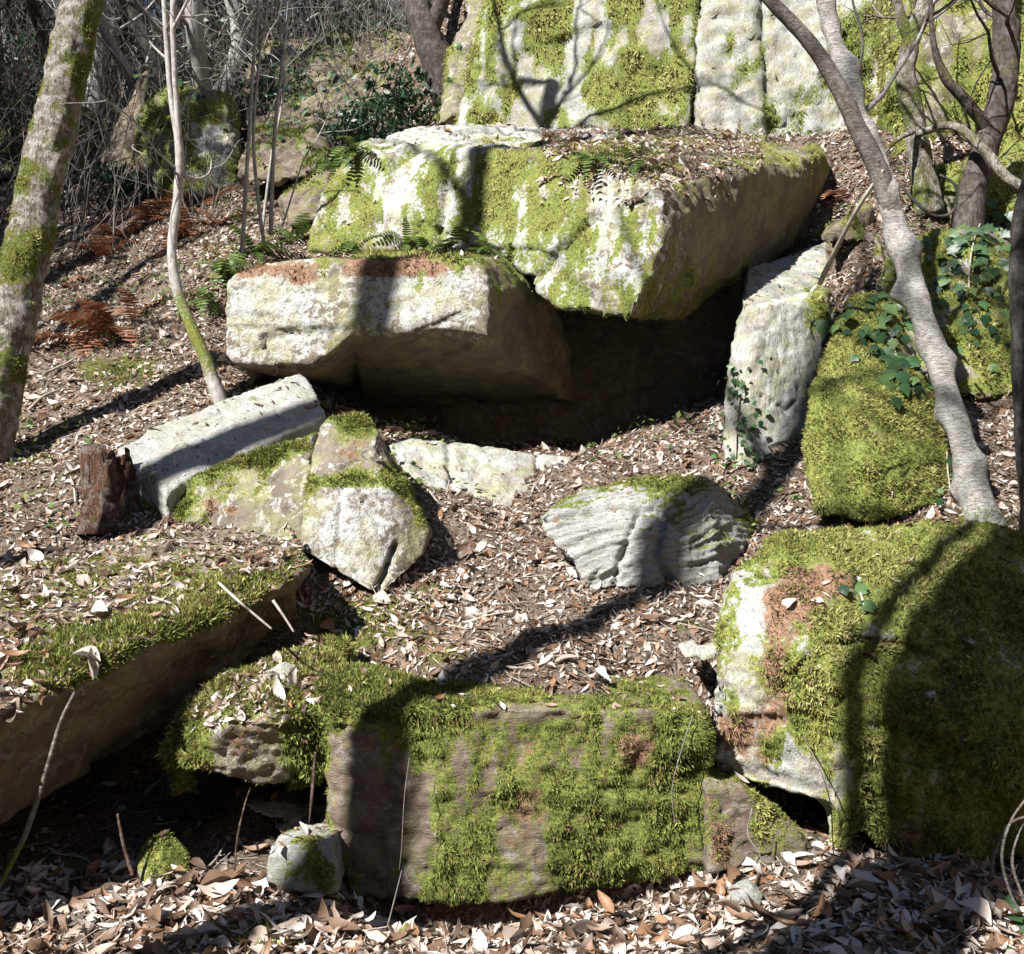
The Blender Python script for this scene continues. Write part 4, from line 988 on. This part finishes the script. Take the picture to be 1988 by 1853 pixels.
allv, allt, off = [], [], 0
for v, t in SURF: allv.append(v); allt.append(t + off); off += len(v)
allv = np.vstack(allv); allt = np.vstack(allt)
SOLID = BVHTree.FromPolygons(allv.tolist(), allt.tolist())


def seen(p, slack=0.06):
    o = Vector((0, 0, EYE)); d = Vector(p) - o; L = d.length
    h = SOLID.ray_cast(o, d.normalized(), L - slack)
    return h[0] is None


# where leaves lie: ground, and the flat tops of some boulders
cen = (allv[allt[:, 0]] + allv[allt[:, 1]] + allv[allt[:, 2]]) / 3
fnm = unit(np.cross(allv[allt[:, 1]] - allv[allt[:, 0]], allv[allt[:, 2]] - allv[allt[:, 0]]))
flip = fnm[:, 2] < 0
onrock = np.arange(len(allt)) >= len(GT)
cx_, cy_ = pix(cen)
w = np.where(onrock, 0.10 * smooth01(0.75, 0.95, fnm[:, 2]), 1.0) * (fnm[:, 2] > 0.25)
slabtop = onrock & (cx_ < 620) & (cy_ > 1020) & (cy_ < 1420) & (fnm[:, 2] > 0.5)
w = np.where(slabtop, 0.9, w)
captop = onrock & (cx_ > 1050) & (cx_ < 1480) & (cy_ > 240) & (cy_ < 400) & (fnm[:, 2] > 0.4)
w = np.where(captop, 0.8, w)
d_ = cen[:, 1]
hollow = ~onrock & (cen[:, 0] < -0.8) & (cen[:, 0] > -3) & (cen[:, 1] > 4.75) & (cen[:, 1] < 6.2) & (cen[:, 2] < 0.75)
w = np.where(hollow, 0.12, w)
w = w * ((d_ > 3.4) & (d_ < 17)) * np.clip((6.5 / np.maximum(d_, 1)) ** 0.9, 0.2, 1.6) * (cx_ > -220) * (cx_ < 2220) * (cy_ < 2010)
patch = 0.72 + 0.8 * fbm(cen * 2.0, 4)
w = w * np.clip(patch, 0.10, 1.3)
NL = 215000
k, wts, pos = sample_on(allv, allt, w, NL)
nn = fnm[k]
vis = np.array([seen(p) for p in pos])
pos, nn = pos[vis], nn[vis]
dep = pos[:, 1]
size = np.clip(np.exp(rl.normal(math.log(0.043), 0.42, len(pos))) * np.where(dep < 4.75, 1.35, 1.0), 0.016, 0.17) * np.where(dep > 8, 1.15, 1.0)
big_order = np.argsort(-(size / dep))
px_, py_ = pix(pos)
inframe = (px_ > 20) & (px_ < 1968) & (py_ > 20) & (py_ < 1840)
pick = [i for i in big_order if inframe[i] and dep[i] < 6.6][:300]
mask = np.ones(len(pos), bool); mask[pick] = False
near = mask & (size / dep > 0.0125)
mid_ = mask & ~near & (size / dep > 0.0085)
for sel, tm in ((near, FINE), (mid_, COARSE), (mask & ~near & ~mid_, TINY)):
    V, F, T = scatter_leaves(pos[sel], nn[sel], size[sel], tm, rl, 0.55)
    link('leaf_litter', mesh_from('leaf_litter', V, F, {'tint': T}, False, M['leaf']), ground, kind='stuff')
LT = leaf_tints(60, rl)
leafmeshes = [mesh_from('leaf', FINE[i % 20][0], FINE[i % 20][1], {'tint': np.full(len(FINE[0][0]), LT[i])}, False, M['leaf']) for i in range(60)]
tx, ty, tz = leaf_frames(nn[pick], rl, 0.45)
from mathutils import Matrix
for j, i in enumerate(pick):
    o = link('leaf', leafmeshes[j % 60], ground)
    p = pos[i] + nn[i] * (0.012 + 0.03 * rl.random())
    s = size[i]
    m = Matrix(((tx[j][0] * s, ty[j][0] * s, tz[j][0] * s, p[0]), (tx[j][1] * s, ty[j][1] * s, tz[j][1] * s, p[1]), (tx[j][2] * s, ty[j][2] * s, tz[j][2] * s, p[2]), (0, 0, 0, 1)))
    o.matrix_world = m


# ------------------------------------------------------------------ drop helper, ferns, ivy, sticks
def on_surface(px, py, far_=60):
    """first solid surface seen at a photo position"""
    d = Vector(U(px, py, 1.0)) - Vector((0, 0, EYE))
    h = SOLID.ray_cast(Vector((0, 0, EYE)), d.normalized(), far_)
    return (np.array(h[0]), np.array(h[1])) if h[0] else (None, None)


def frond(rnd, length, width, n, droop):
    """one fern frond along +x rising in z; pinnae as thin folded blades"""
    V, F, T = [], [], []
    pts = np.array([[t * length, 0, droop[0] * t * length - droop[1] * t * t * length] for t in np.linspace(0, 1, n + 1)])
    k = 0
    for i in range(n):      # midrib
        a, b = pts[i], pts[i + 1]; h = np.array([0, 0.0022, 0])
        V += [a - h, a + h, b + h * 0.8]; F.append([k, k + 1, k + 2]); k += 3; T += [0.3] * 3
    for i in range(1, n + 1):
        t = i / n
        w = width * math.sin(math.pi * min(1, 0.12 + 0.88 * t)) ** 0.7
        dirx = unit(pts[i] - pts[i - 1])
        for s in (-1, 1):
            tip = pts[i] + np.array([0.25 * w, s * w, -0.15 * w * rnd.random()]) + 0.06 * w * rnd.standard_normal(3)
            bw = length / n * 0.40
            mid = (pts[i] * 0.5 + tip * 0.5) + np.array([0, 0, 0.04 * w])
            V += [pts[i] - dirx * bw, pts[i] + dirx * bw, mid + dirx * bw, mid - dirx * bw, tip]
            F += [[k, k + 1, k + 2], [k, k + 2, k + 3], [k + 3, k + 2, k + 4]]
            c = rnd.uniform(0.2, 1.0); T += [c] * 5; k += 5
    return np.array(V), np.array(F), np.array(T)


rf = np.random.default_rng(21)
FRONDS = {}
for nm in ('fern', 'bracken'):
    L = []
    for i in range(6):
        L.append(mesh_from('frond', *frond(rf, 1.0, 0.19 if nm == 'fern' else 0.26, 13, (rf.uniform(0.5, 1.1), rf.uniform(0.6, 1.3)))[:2], None, False, M[nm]))
        V, F, T = frond(rf, 1.0, 0.19 if nm == 'fern' else 0.26, 13 if nm == 'fern' else 15, (rf.uniform(0.5, 1.1), rf.uniform(0.6, 1.3)))
        L[-1] = mesh_from('frond', V, F, {'tint': T}, False, M[nm])
    FRONDS[nm] = L


def fern(name, label, px, py, n, size, kind, group=None, toward=None):
    p, nr = on_surface(px, py)
    if p is None: return
    o = thing(name, tuple(p), label, 'fern', group)
    for i in range(n):
        c = link('frond', FRONDS[kind][int(rf.integers(0, 6))], o)
        a = rf.uniform(0, 6.28) if toward is None else toward + rf.normal(0, 0.8)
        s = size * rf.uniform(0.6, 1.15)
        c.rotation_euler = (rf.normal(0, 0.25), rf.uniform(-0.5, 0.35), a); c.scale = (s, s, s)
G1 = 'green ferns growing on the boulder tops'
for (px, py, n_, s_, lab) in [(735, 262, 9, 0.42, 'green fern on the left shoulder of the capstone'), (650, 330, 7, 0.35, 'green fern hugging the shaded left end of the capstone'),
                              (690, 300, 6, 0.30, 'small green fern halfway up the left end of the capstone'),
                              (500, 495, 9, 0.40, 'green fern at the foot of the thin saplings'), (570, 470, 8, 0.38, 'green fern beside the corner where the two great rocks meet'),
                              (440, 540, 8, 0.42, 'pale fern drooping past the square-cut boulder edge'), (790, 478, 8, 0.28, 'fern tuft in the seam between capstone and square-cut boulder'),
                              (880, 480, 8, 0.28, 'dark fern tuft under the shadow on the capstone'), (690, 486, 6, 0.24, 'low fern tuft over the rusty roots'),
                              (400, 590, 6, 0.35, 'green fern among dead leaves beside the sapling foot'), (1150, 318, 8, 0.26, 'leafy fern tuft on top of the capstone'), (1240, 330, 8, 0.26, 'second leafy fern tuft on the capstone, nearer its prow'),
                              (960, 500, 6, 0.22, 'small fern at the right end of the square-cut boulder top')]:
    fern('fern', lab, px, py, n_ + 5, s_ * 1.2, 'fern', G1)
G2 = 'dead rust-brown bracken on the slope'
for (px, py, n_, s_, lab) in [(215, 660, 12, 0.62, 'arching dead bracken below the oak, its ribs catching the sun'), (150, 670, 9, 0.55, 'dead brown bracken nearest the oak trunk'), (260, 620, 8, 0.5, 'dead bracken with a frond like a ladder'),
                              (290, 430, 9, 0.55, 'dead bracken below the pale distant outcrop'), (360, 460, 9, 0.5, 'dead bracken behind the slender sapling'), (420, 440, 9, 0.5, 'rusty bracken between sapling and thin stems'),
                              (200, 500, 8, 0.5, 'sparse dead bracken right of the oak'), (120, 560, 7, 0.5, 'brown bracken close against the oak trunk'), (410, 400, 8, 0.5, 'rusty bracken at the corner of the pale outcrop'),
                              (30, 430, 8, 0.6, 'dead bracken left of the oak'), (240, 460, 8, 0.5, 'dead bracken under the dark leaning outcrop'), (320, 400, 8, 0.45, 'dead bracken against the foot of the pale outcrop'),
                              (1640, 390, 6, 0.35, 'dead bracken in the gap behind the capstone')]:
    fern('bracken', lab, px, py, n_, s_, 'bracken', G2)

# ivy
ri = np.random.default_rng(9)
ang = [(-0.02, 0), (0.16, 0.42), (0.30, 0.30), (0.42, 0.50), (0.62, 0.24), (1.0, 0.0), (0.62, -0.24), (0.42, -0.50), (0.30, -0.30), (0.16, -0.42)]
IVY = []
for i in range(6):
    V = [(0.35, 0, 0.05)] + [(a, b, 0.12 * abs(b) * ri.uniform(-1, 1.6) - 0.12 * a * a * ri.uniform(0, 1)) for a, b in ang]
    F = [(0, 1 + k, 1 + (k + 1) % len(ang)) for k in range(len(ang))]
    IVY.append(mesh_from('leaf', np.array(V), np.array(F), {'tint': np.full(len(V), [0.1, 0.35, 0.55, 0.7, 0.85, 1.0][i])}, False, M['ivy']))


def ivy(label, spots, vine, group):
    p0, _ = on_surface(*vine[0])
    o = thing('ivy_plant', tuple(p0), label, 'ivy', group)
    pts = []
    for v in vine:
        p, nr = on_surface(*v)
        if p is not None: pts.append(p + nr * 0.015)
    if len(pts) > 1:
        V, F, D = tube(pts, np.full(len(pts), 0.006), 6, len(pts) * 6, 0.1)
        link('vine', mesh_from('vine', V - p0, F, {'moss': np.zeros(len(V))}, True, M['twig']), o)
    for (cx, cy, rx, ry, n_, s_) in spots:
        for k in range(n_):
            p, nr = on_surface(cx + ri.normal(0, rx), cy + ri.normal(0, ry))
            if p is None: continue
            nr = unit(nr * 0.5 + np.array([-0.2, -0.7, 0.35]) + 0.35 * ri.standard_normal(3))
            dn = unit(np.array([ri.normal(0, 0.6), 0, -1.0]) + 0.2 * ri.standard_normal(3)); dn = unit(dn - nr * (dn @ nr)); sd = np.cross(nr, dn)
            s = s_ * ri.uniform(0.6, 1.3); q = p + nr * ri.uniform(0.01, 0.09) - p0
            c = link('leaf', IVY[int(ri.integers(0, 6))], o)
            c.matrix_local = Matrix(((dn[0] * s, sd[0] * s, nr[0] * s, q[0]), (dn[1] * s, sd[1] * s, nr[1] * s, q[1]), (dn[2] * s, sd[2] * s, nr[2] * s, q[2]), (0, 0, 0, 1)))


GI = 'ivy plants around the leaning grey tree'
ivy('sunlit ivy covering the slope right of the leaning grey tree', [(1885, 500, 50, 50, 62, 0.105), (1930, 440, 45, 22, 24, 0.11), (1880, 610, 45, 50, 40, 0.09)], [(1880, 700), (1885, 620), (1880, 540), (1890, 470), (1910, 420)], GI)
ivy('ivy strand hanging over the bright moss hump', [(1725, 645, 30, 35, 34, 0.11), (1760, 740, 30, 30, 20, 0.10), (1640, 620, 30, 20, 14, 0.11)], [(1760, 760), (1740, 700), (1720, 640), (1680, 610)], GI)
ivy('few ivy leaves at the foot of the leaning grey tree', [(1835, 925, 8, 30, 7, 0.075), (1860, 890, 12, 20, 3, 0.07)], [(1845, 960), (1838, 920), (1835, 880)], GI)
ivy('small ivy sprig on the left edge of the standing stone', [(1440, 745, 22, 22, 26, 0.045), (1425, 830, 25, 30, 22, 0.045), (1455, 880, 25, 20, 16, 0.045)], [(1430, 890), (1432, 820), (1440, 740)], GI)
ivy('dark ivy leaf pair on the rounded mossy boulder', [(1670, 1150, 20, 15, 6, 0.09)], [(1680, 1190), (1670, 1150)], GI)
ivy('two big ivy leaves in the bottom corner among dead leaves', [(1955, 1800, 14, 30, 5, 0.085)], [(1965, 1840), (1955, 1790)], GI)
ivy('ivy tangle over the dark bank below the cliff', [(700, 170, 80, 45, 110, 0.10), (560, 170, 60, 50, 50, 0.10), (350, 130, 80, 50, 30, 0.12)], [(560, 240), (620, 190), (700, 150), (760, 130)], GI)

# bare creeper loop, roots and sticks
def stick(name, label, pts, r, mat='twig', cat='stick', group=None, moss=0.0, rough=0.12):
    pts = [np.asarray(p, float) for p in pts]
    V, F, D = tube(pts, np.asarray(r) if hasattr(r, '__len__') else np.linspace(r, r * 0.6, len(pts)), 8, len(pts) * 8, rough)
    m = np.clip(moss + 0.4 * fbm(V * 9, 3), 0, 1) if moss else np.zeros(len(V))
    base = V.mean(0); base[2] = V[:, 2].min()
    o = link(name, mesh_from(name, V - base, F, {'moss': m}, True, M[mat]), None, label, cat, group); o.location = base
    return o


def near(px, py, lift=0.03):
    p, nr = on_surface(px, py)
    return p + np.array([0, -lift, lift * 0.6])


stick('hanging_root', 'long mossy root hanging over the dark side of the tilted slab', [U(145, 1345, 4.46), U(118, 1400, 4.36), U(95, 1480, 4.34), U(70, 1560, 4.33), U(45, 1630, 4.32), U(15, 1690, 4.33), U(-10, 1740, 4.35)], [.007, .007, .009, .011, .011, .009, .008], 'mid_bark', 'root', None, 0.45)
stick('creeper_vine', 'bare creeper looping out beside the leaning grey tree', [U(1750, 360, 6.95), U(1775, 390, 6.9), U(1810, 418, 6.85), U(1845, 415, 6.85), U(1858, 385, 6.85), U(1850, 355, 6.9), U(1825, 340, 6.95)], 0.011, 'dark_bark', 'vine')
stick('fallen_branch', 'thin dead branch leaning from the grey tree down to the standing stone', [U(1715, 330, 7.0), U(1668, 400, 7.2), U(1625, 480, 7.5), U(1592, 550, 7.85)], [.009, .014, .016, .02], 'twig')
stick('fallen_stick', 'pale stick sliding off the tilted slab edge', [near(428, 1138), U(455, 1160, 5.0), U(490, 1190, 4.98), U(528, 1222, 4.98)], 0.008, 'twig')
stick('fallen_stick', 'short pale stick poking from behind the tilted slab', [U(530, 1166, 5.3), U(550, 1195, 5.28), U(571, 1228, 5.28)], 0.008, 'twig')
stick('fallen_stick', 'thin twig lying on moss along the tilted slab', [near(300, 1165), near(340, 1180), near(352, 1195)], 0.006, 'twig')
stick('dead_stem', 'reddish dead stem standing before the dark hollow', [U(258, 1700, 4.55), U(240, 1640, 4.55), U(228, 1580, 4.55)], 0.009, 'rot', 'stem')
stick('dead_stem', 'thin dark stem under the arched boulder', [U(455, 1690, 4.62), U(462, 1620, 4.66), U(476, 1560, 4.75), U(486, 1530, 4.8)], 0.005, 'rot', 'stem')
stick('hanging_root', 'rusty rootlet hanging against the left of the squat block', [U(612, 1460, 4.78), U(606, 1540, 4.76), U(600, 1600, 4.76)], [.005, .008, .003], 'rot', 'root')
stick('hanging_root', 'fine pale rootlet down the shaded face of the squat block', [U(795, 1470, 4.58), U(785, 1550, 4.55), U(780, 1640, 4.54), U(775, 1690, 4.54)], 0.002, 'brush', 'root')
stick('fallen_stick', 'thin stalk rising from the leaves below the squat block', [U(752, 1800, 4.3), U(765, 1750, 4.38), U(780, 1690, 4.5)], 0.003, 'brush')
stick('hanging_root', 'thin pale root bending down beside the hole under the rounded boulder', [U(1460, 1570, 4.6), U(1452, 1620, 4.55), U(1475, 1660, 4.52), U(1480, 1700, 4.52)], 0.0035, 'brush', 'root')
stick('hanging_root', 'pale root crossing in front of the hole under the rounded boulder', [U(1560, 1430, 4.68), U(1590, 1490, 4.62), U(1612, 1560, 4.58), U(1618, 1660, 4.56)], 0.0035, 'brush', 'root')
stick('hanging_root', 'thin root on the seam between squat block and rounded boulder', [U(1345, 1390, 4.7), U(1325, 1450, 4.66), U(1305, 1530, 4.62), U(1310, 1600, 4.6)], 0.0028, 'brush', 'root')
for k, (lab, pts) in enumerate([('outer drooping bare creeper in the lower corner', [(2010, 1530), (1965, 1590), (1945, 1660), (1960, 1730), (1985, 1780)]), ('inner drooping bare creeper in the lower corner', [(2020, 1545), (1985, 1600), (1965, 1670), (1985, 1740), (2010, 1800)]),
                                ('faint short creeper in the lower corner, against the boulder', [(2015, 1580), (1960, 1600), (1930, 1660), (1922, 1710)])]):
    stick('creeper_vine', lab, [U(a, b, 4.25 + 0.05 * k) for a, b in pts], [.006, .005, .006, .005, .004][:len(pts)], 'mid_bark', 'vine', 'drooping creepers in the lower corner')
for lab, a, b, r in [('bent twig among leaves by the small angular stone', (395, 1700), (440, 1640), .006), ('short twig on the leaf terrace', (880, 1160), (930, 1145), .008), ('pale twig on the leaf terrace behind the squat block', (790, 1210), (840, 1205), .007),
                     ('long twig on the slope below the oak', (90, 730), (150, 700), .014), ('pale twig on the leafy slope by the stump', (150, 980), (140, 930), .007), ('twig lying on the leaves near the tilted slab', (120, 1110), (190, 1080), .009),
                     ('crooked twig below the dead bracken', (60, 800), (120, 760), .012), ('twig resting on the bright moss hump foot', (1720, 1020), (1730, 960), .007), ('twig near the foot of the leaning grey tree', (1780, 990), (1830, 950), .006), ('white twig before the cave ledge', (850, 985), (835, 960), .012)]:
    p, q = near(*a), near(*b); mid = (p + q) / 2 + 0.02 * ri.standard_normal(3)
    stick('fallen_stick', lab, [p, mid, q], r, 'twig')
# bark chips and loose stones in the foreground
rock('stone', [back([U(1425, 1745, 4.42), U(1460, 1722, 4.45), U(1480, 1740, 4.45), U(1470, 1775, 4.4), U(1430, 1775, 4.38)], 0.12)], 'small grey stone on the leaves before the wedged mossy boulder', 'stone', voxel=0.01, mat='schist', big=0.008, mid=0.006, it=1, tufts=0)
rock('stone', [back([U(760, 1830, 4.15), U(785, 1800, 4.2), U(815, 1815, 4.2), U(820, 1845, 4.14), U(775, 1850, 4.12)], 0.1)], 'small grey stone half in shade below the squat block', 'stone', voxel=0.01, mat='gneiss', big=0.008, mid=0.006, it=1, tufts=0)
rock('stone', [back([U(1360, 1260, 5.3), U(1395, 1250, 5.3), U(1390, 1280, 5.25), U(1365, 1285, 5.22)], 0.08), back([U(1318, 1255, 5.35), U(1350, 1245, 5.4), U(1365, 1275, 5.3), U(1330, 1278, 5.3)], 0.08)], 'white stone on the terrace against the rounded boulder', 'stone', voxel=0.01, mat='pale', big=0.008, mid=0.006, it=1, tufts=0)
rock('stone', [back([U(505, 1308, 5.05), U(545, 1290, 5.1), U(570, 1300, 5.1), U(545, 1340, 5.0), U(510, 1335, 5.0)], 0.1)], 'pale flat stone lying on the arched boulder', 'stone', voxel=0.01, mat='pale', big=0.006, mid=0.006, it=1, tufts=0)
rock('stone', [back([U(405, 1355, 4.9), U(420, 1342, 4.92), U(448, 1370, 4.9), U(430, 1385, 4.86)], 0.07)], 'white chip of stone in the moss of the arched boulder', 'stone', voxel=0.008, mat='pale', big=0.005, mid=0.004, it=1, tufts=0)

# evergreen bushes on the shaded bank
rb = np.random.default_rng(14)
for (px, py, d, rx, rz, lab) in [(780, 200, 13.9, 0.6, 0.5, 'dark evergreen bush tucked against the cliff edge'), (560, 190, 16.5, 0.9, 0.6, 'dark evergreen bush at the outcrop end of the overgrown bank'),
                                 (720, 90, 17.5, 1.0, 0.6, 'evergreen bush under the dark cliff tree'), (430, 90, 20, 1.5, 0.8, 'wide evergreen bush above the pale outcrop'), (250, 110, 22, 1.6, 0.9, 'wide evergreen bush behind the slender twin-stemmed sapling'),
                                 (60, 250, 17, 1.0, 0.6, 'evergreen bush behind the oak at mid height'), (30, 130, 24, 1.6, 0.9, 'evergreen bush behind the oak near the skyline'), (590, 60, 24, 1.5, 0.8, 'evergreen bush high behind the thin saplings'), (230, 360, 14.2, 0.5, 0.3, 'low evergreen bush at the foot of the dark outcrop'), (700, 250, 13.2, 0.5, 0.3, 'low evergreen bush behind the capstone shoulder')]:
    x = (px - CX) / FPX * d; z = EYE - (py - CY) / FPX * d
    b = thing('evergreen_bush', (x, d, z - rz), lab, 'bush', 'evergreen bushes on the upper slope')
    nl = 1100
    q = unit(rb.standard_normal((nl, 3))) * (rb.random((nl, 1)) ** 0.55) * np.array([rx, rx * 0.8, rz]); q = q * (1 + 0.35 * fbm(q * 2.2 + px, 2))[:, None]
    nv = unit(q / np.array([rx, rx, rz]) + 0.9 * rb.standard_normal((nl, 3))); t, bt = basis(nv); a = rb.uniform(0, 6.28, nl)[:, None]; tx = t * np.cos(a) + bt * np.sin(a); ty = np.cross(nv, tx)
    s = (0.02 + 0.05 * rb.random(nl) ** 2)[:, None] * (d / 14)
    V = np.stack([q - tx * s, q - ty * s * 0.5 + nv * s * 0.15, q + tx * s, q + ty * s * 0.5 + nv * s * 0.15], 1).reshape(-1, 3) + np.array([0, 0, rz])
    link('foliage', mesh_from('foliage', V, np.arange(len(V)).reshape(-1, 4), {'tint': np.repeat(np.clip(rb.normal(0.12, 0.22, nl), 0, 1), 4)}, False, M['ivy']), b, kind='stuff')
    ac = Acc()
    for k in range(6): grow(ac, np.array([0, 0, -0.3]), unit(np.array([rb.normal(0, 0.7), rb.normal(0, 0.7), 1])), rz * 2.2, 0.03, 1, rb)
    ac.build('stems', 'dark_bark', b)

# rotten stump
sp, _ = on_surface(215, 990)
stp = U(215, 1000, 6.62)
acc_v = None
st = thing('tree_stump', tuple(stp), 'rotten red-brown stump beside the end of the smooth slab', 'stump')
pts = [stp + np.array([0, 0, -0.12]), stp + np.array([0, 0.01, 0.05]), stp + np.array([-0.01, 0.02, 0.17]), stp + np.array([-0.01, 0.03, 0.29]), stp + np.array([0, 0.03, 0.36])]
V, F, D = tube(pts, [.23, .17, .145, .14, .10], 40, 60, 0.0)
a_ = np.arctan2(V[:, 0] - stp[0], V[:, 1] - stp[1])
V = V + D * (0.05 * fbm(np.column_stack([np.cos(a_) * 3.2, np.sin(a_) * 3.2, V[:, 2] * 1.0]), 3) + 0.06 * fbm(np.column_stack([np.cos(a_) * 9, np.sin(a_) * 9, V[:, 2] * 3.5]), 4, 0.65))[:, None]
V[:, 2] += np.where(V[:, 2] > stp[2] + 0.24, 0.12 * fbm(np.column_stack([np.cos(a_) * 4, np.sin(a_) * 4, a_ * 0]), 2), 0)
link('trunk', mesh_from('trunk', V - stp, F, {'moss': np.clip(0.22 + 0.45 * fbm(V * 9, 3) + 0.25 * D[:, 2], 0, 1)}, True, M['rot']), st)

# small sticks and green seedlings strewn through the litter
rt = np.random.default_rng(41)
gsel = ~onrock & (d_ > 3.6) & (d_ < 14) & (cx_ > -150) & (cx_ < 2150) & (cy_ < 1990)
k, wts, pos = sample_on(allv, allt, gsel * np.clip(6 / np.maximum(d_, 1), 0.3, 1.4), 5200)
SV, SF = [], []
for p, nr in zip(pos[:2600], fnm[k[:2600]]):
    if not seen(p): continue
    a = unit(np.cross(nr, rt.standard_normal(3)) + 0.25 * np.abs(rt.normal()) * nr); L = rt.uniform(0.04, 0.26); r = rt.uniform(0.0015, 0.004)
    p = p + nr * rt.uniform(0.005, 0.03); s1 = unit(np.cross(a, np.array([0.1, 0.2, 1]))); s2 = np.cross(a, s1); b0 = len(SV); bow = s1 * L * rt.normal(0, 0.12)
    for c in (p - a * L / 2, p + bow, p + a * L / 2): SV += [c + s1 * r, c - 0.5 * s1 * r + 0.87 * s2 * r, c - 0.5 * s1 * r - 0.87 * s2 * r]
    SF += [[b0 + q * 3 + i, b0 + q * 3 + (i + 1) % 3, b0 + q * 3 + 3 + (i + 1) % 3, b0 + q * 3 + 3 + i] for q in (0, 1) for i in range(3)]
link('twig_litter', mesh_from('twig_litter', np.array(SV), np.array(SF), {'moss': np.zeros(len(SV))}, True, M['twig']), ground, kind='stuff')
P_, Nn = pos[2600:], fnm[k[2600:]]
keep = (fbm(P_ * 1.1 + 3, 3) > 0.08) & (P_[:, 1] > 6.4); P_, Nn = P_[keep], Nn[keep]
P_ = np.repeat(P_, 5, axis=0) + 0.05 * rt.standard_normal((len(P_) * 5, 3)) * np.array([1, 1, 0.2]); Nn = np.repeat(Nn, 5, axis=0)
nv = unit(Nn + 0.6 * rt.standard_normal(Nn.shape)); t, bt = basis(nv); a = rt.uniform(0, 6.28, len(nv))[:, None]; tx = t * np.cos(a) + bt * np.sin(a); ty = np.cross(nv, tx)
sz = rt.uniform(0.012, 0.035, len(nv))[:, None]; P_ = P_ + Nn * rt.uniform(0.02, 0.1, len(nv))[:, None]
V = np.stack([P_ - tx * sz, P_ - ty * sz * 0.6, P_ + tx * sz, P_ + ty * sz * 0.6], 1).reshape(-1, 3)
link('seedlings', mesh_from('seedlings', V, np.arange(len(V)).reshape(-1, 4), {'tint': np.repeat(np.clip(rt.normal(0.5, 0.3, len(nv)), 0, 1), 4)}, False, M['fern']), ground, kind='stuff')

# undergrowth twigs of the far slope: a mass nobody could count
ru = np.random.default_rng(4)
tw = Acc()
TV, TF = [], []
cnt = 0
for k in range(2300):
    px, d = ru.uniform(-150, 900), ru.uniform(12.5, 34)
    if d < 15 and px > 420: continue
    x = (px - CX) / FPX * d
    z = ground_z(x, d)
    hgt = ru.uniform(0.5, 2.2) * (0.7 + d / 40); r = ru.uniform(0.004, 0.011) * (0.5 + d / 25)
    b0 = np.array([x, d, z - 0.05]); dirv = unit(np.array([ru.normal(0, 0.45), ru.normal(0, 0.3), 1.0]))
    p1 = b0 + dirv * hgt * 0.5; p2 = p1 + unit(dirv + 0.35 * ru.standard_normal(3)) * hgt * 0.5
    segs = [(b0, p1, r, r * 0.8), (p1, p2, r * 0.8, r * 0.3)]
    for j in range(3):
        q = p1 + (p2 - p1) * ru.random(); segs.append((q, q + unit(dirv + 0.9 * ru.standard_normal(3)) * hgt * ru.uniform(0.2, 0.45), r * 0.5, r * 0.2))
    for a, b, ra, rb in segs:
        s1 = unit(np.cross(b - a, np.array([0.2, 1, 0.1]))); s2 = unit(np.cross(b - a, s1))
        base_i = len(TV)
        for c, rr in ((a, ra), (b, rb)):
            TV += [c + s1 * rr, c - 0.5 * s1 * rr + 0.87 * s2 * rr, c - 0.5 * s1 * rr - 0.87 * s2 * rr]
        TF += [[base_i + i, base_i + (i + 1) % 3, base_i + 3 + (i + 1) % 3, base_i + 3 + i] for i in range(3)]
link('undergrowth', mesh_from('undergrowth', np.array(TV), np.array(TF), {'moss': np.zeros(len(TV))}, True, M['brush']), None, 'tangle of bare brush and twigs covering the upper slope', 'undergrowth', None, 'stuff')
